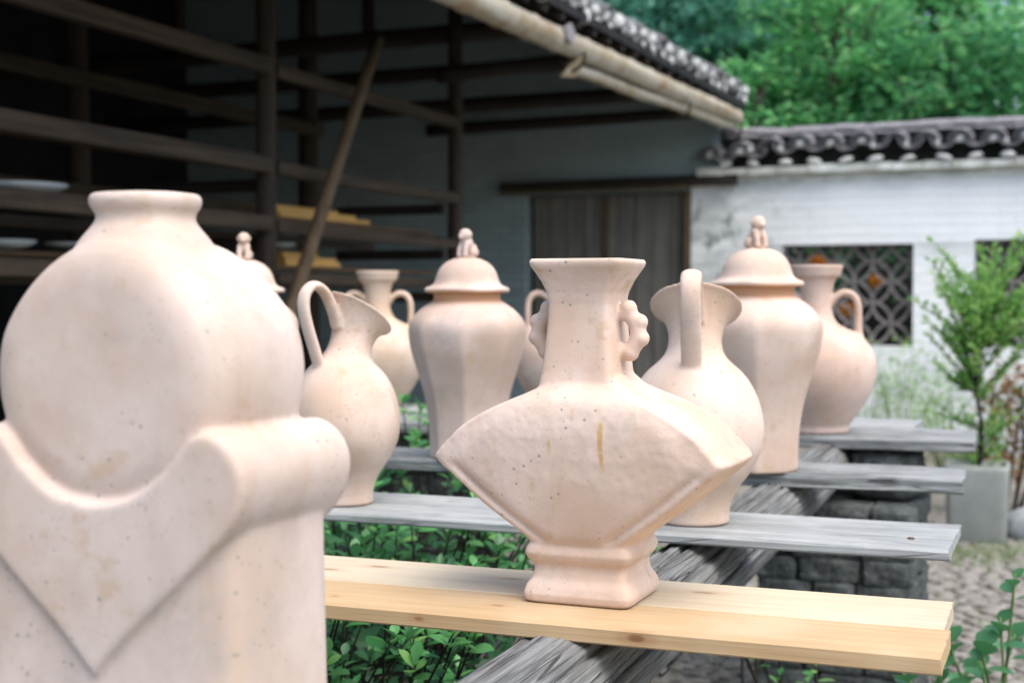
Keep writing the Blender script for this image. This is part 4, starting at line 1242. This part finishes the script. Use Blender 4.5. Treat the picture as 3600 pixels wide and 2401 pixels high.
shrub('leafy_shrub', 'small yellow-green shrub left of the log behind the right jug', 'shrub', (-1.02, 3.42, 0), cloud(rng, 8, -1.12, -.88, 3.22, 3.48, .70, .86), .05, 6, LEAVES, 5, GR)
shrub('twiggy_shrub', 'sparse black-twigged shrub below the boards right of the log', 'shrub', (-.66, 3.55, 0), cloud(rng, 16, -.98, -.50, 3.1, 4.0, .28, .56), .05, 4, LEAVES, 6, None, sprad=.005)
shrub('round_leaf_plant', 'round-leaved green plant at the bottom right corner', 'plant', (-.16, 3.45, 0), cloud(rng, 60, -.42, .06, 3.0, 3.7, .26, .53) + [(-.18, 3.4, .62), (-.15, 3.42, .72), (-.22, 3.35, .57), (-.30, 3.4, .56)], .07, 4, ROUND, 7, None, stem='green_stem', sprad=.0035)

# ---- potted tree
pot = thing('planter', 'square grey cement planter behind the board ends', 'planter', (-.565, 8.22, 0), R(4))
g = G()
loft(g, [ring(z, a, a, 48, 9) for z, a in ((0, .150), (.006, .155), (.40, .168), (.428, .170), (.43, .166), (.43, .150), (.34, .148), (.30, .14))])
link('pot', g, M['concrete'], pot, True)
g = G(); loft(g, [ring(.36, .146, .146, 32, 8), ring(.375, .13, .13, 32, 8)])
link('soil', g, M['soil'], pot, True)
pt = thing('potted_tree', 'feathery small green tree growing in the cement planter', 'tree', (-.565, 8.22, .37))
rng = random.Random(77)
g = G(); trunkP = crom([(0, 0, -.05), (.02, .01, .25), (-.01, 0, .5), (.03, .02, .8), (.02, 0, 1.05)], 5)
tube(g, [tuple(p) for p in trunkP], [.014 * (1 - .6 * i / (len(trunkP) - 1)) for i in range(len(trunkP))], 8)
gl = G()
for i in range(118):
    low = i < 22
    t0 = rng.uniform(.02, .30) if low else rng.uniform(.42, .95)
    b0 = Vector(trunkP[int(t0 * (len(trunkP) - 1))])
    a = rng.uniform(0, 2 * math.pi); L = rng.uniform(.16, .30) if low else rng.uniform(.14, .52) * (1.1 - .5 * abs(t0 - .66)) * (1.25 if math.cos(a) > 0 else .9)
    up = rng.uniform(.35, 1.7)
    d = Vector((math.cos(a), math.sin(a), up)).normalized()
    tip = b0 + d * L + Vector((0, 0, .05 * rng.uniform(-1, 1)))
    midp = b0.lerp(tip, .5) + Vector((0, 0, -.02))
    tube(g, [tuple(b0), tuple(midp), tuple(tip)], [.004, .003, .0015], 5, caps=False)
    nl = 18 if low else 42
    for q in range(nl):
        t = .25 + .8 * q / nl
        c = b0.lerp(midp, t * 2) if t < .5 else midp.lerp(tip, t * 2 - 1)
        u = (d * .7 + Vector((rng.uniform(-1, 1), rng.uniform(-1, 1), rng.uniform(-.5, .8)))).normalized(); w = u.cross(Vector((rng.uniform(-1, 1), rng.uniform(-1, 1), 1))).normalized()
        Ls = rng.uniform(.028, .055)
        gl.add([c, c + u * Ls * .5 + w * Ls * .26, c + u * Ls, c + u * Ls * .5 - w * Ls * .26], [(0, 1, 2, 3)])
link('trunk', g, M['stem'], pt, True)
tag(link('crown', gl, M['leaf_pot'], pt), kind='stuff')

# ---- rusty bush and rock at the right edge, low weeds along the wall
rb = thing('rusty_bush', 'rust-brown low bush at the right edge behind the planter', 'bush', (-.42, 9.3, 0))
g = G()
for _ in range(70):
    leaf_quads(g, (rng.uniform(-.24, .45), rng.uniform(-.25, .25), rng.uniform(.25, .95)), 14, (.06, .06, .06), .06, rng)
tag(link('foliage', g, M['leaf_rust'], rb), kind='stuff')
g = G()
for i in range(6):
    tube(g, [(rng.uniform(-.05, .05), rng.uniform(-.05, .05), 0), (rng.uniform(-.15, .2), rng.uniform(-.1, .1), .4), (rng.uniform(-.2, .35), rng.uniform(-.2, .2), .8)], [.01, .008, .004], 6)
link('stems', g, M['stem'], rb, True)
rk = link('rock', stone_mesh(.15, .12, .11, 8.8, rough=.3, e=2.6), M['rock'], None, True, loc=(-.285, 8.35, .07))
tag(rk, 'pale rounded rock on the ground right of the planter', 'rock')
for i, (x, y, n_, hgt, lab) in enumerate([(-1.35, 11.6, 26, .9, 'green weeds below the lattice window left of the planter'), (-.85, 10.2, 30, .75, 'green weeds in front of the white wall beside the planter'), (-1.75, 12.2, 18, .6, 'low weeds at the foot of the white wall')]):
    w = thing('weed_clump', lab, 'weeds', (x, y, 0), 0, 'weeds along the white wall')
    g = G(); gs = G()
    for q in range(n_):
        tp = Vector((rng.gauss(0, .2), rng.gauss(0, .12), hgt * rng.uniform(.4, 1.1)))
        tube(gs, [(tp.x * .2, tp.y * .2, 0), (tp.x * .6, tp.y * .6, tp.z * .6), tuple(tp)], [.005, .004, .002], 5)
        leaf_quads(g, tp, 22, (.05, .05, .09), .04, rng)
    link('stems', gs, M['green_stem'], w, True)
    tag(link('foliage', g, M['leaf_pot'], w), kind='stuff')
# grass between cobbles
g = G()
for _ in range(1500):
    if rng.random() < .6:
        x, y = rng.gauss(-.45, .35), rng.gauss(7.75, .22)
    else:
        x, y = rng.uniform(-1.6, 1.0), rng.uniform(4.6, 9.5)
    a = rng.uniform(0, 6.28); h = rng.uniform(.02, .07); w = .004
    dx, dy = math.cos(a) * w, math.sin(a) * w
    lx, ly = rng.uniform(-.03, .03), rng.uniform(-.03, .03)
    g.add([(x - dx, y - dy, 0), (x + dx, y + dy, 0), (x + lx * .6, y + ly * .6, h * .7), (x + lx, y + ly, h)], [(0, 1, 2), (0, 2, 3)])
tag(link('grass', g, M['grass']), 'sparse grass tufts between the cobbles near the planter', kind='stuff')
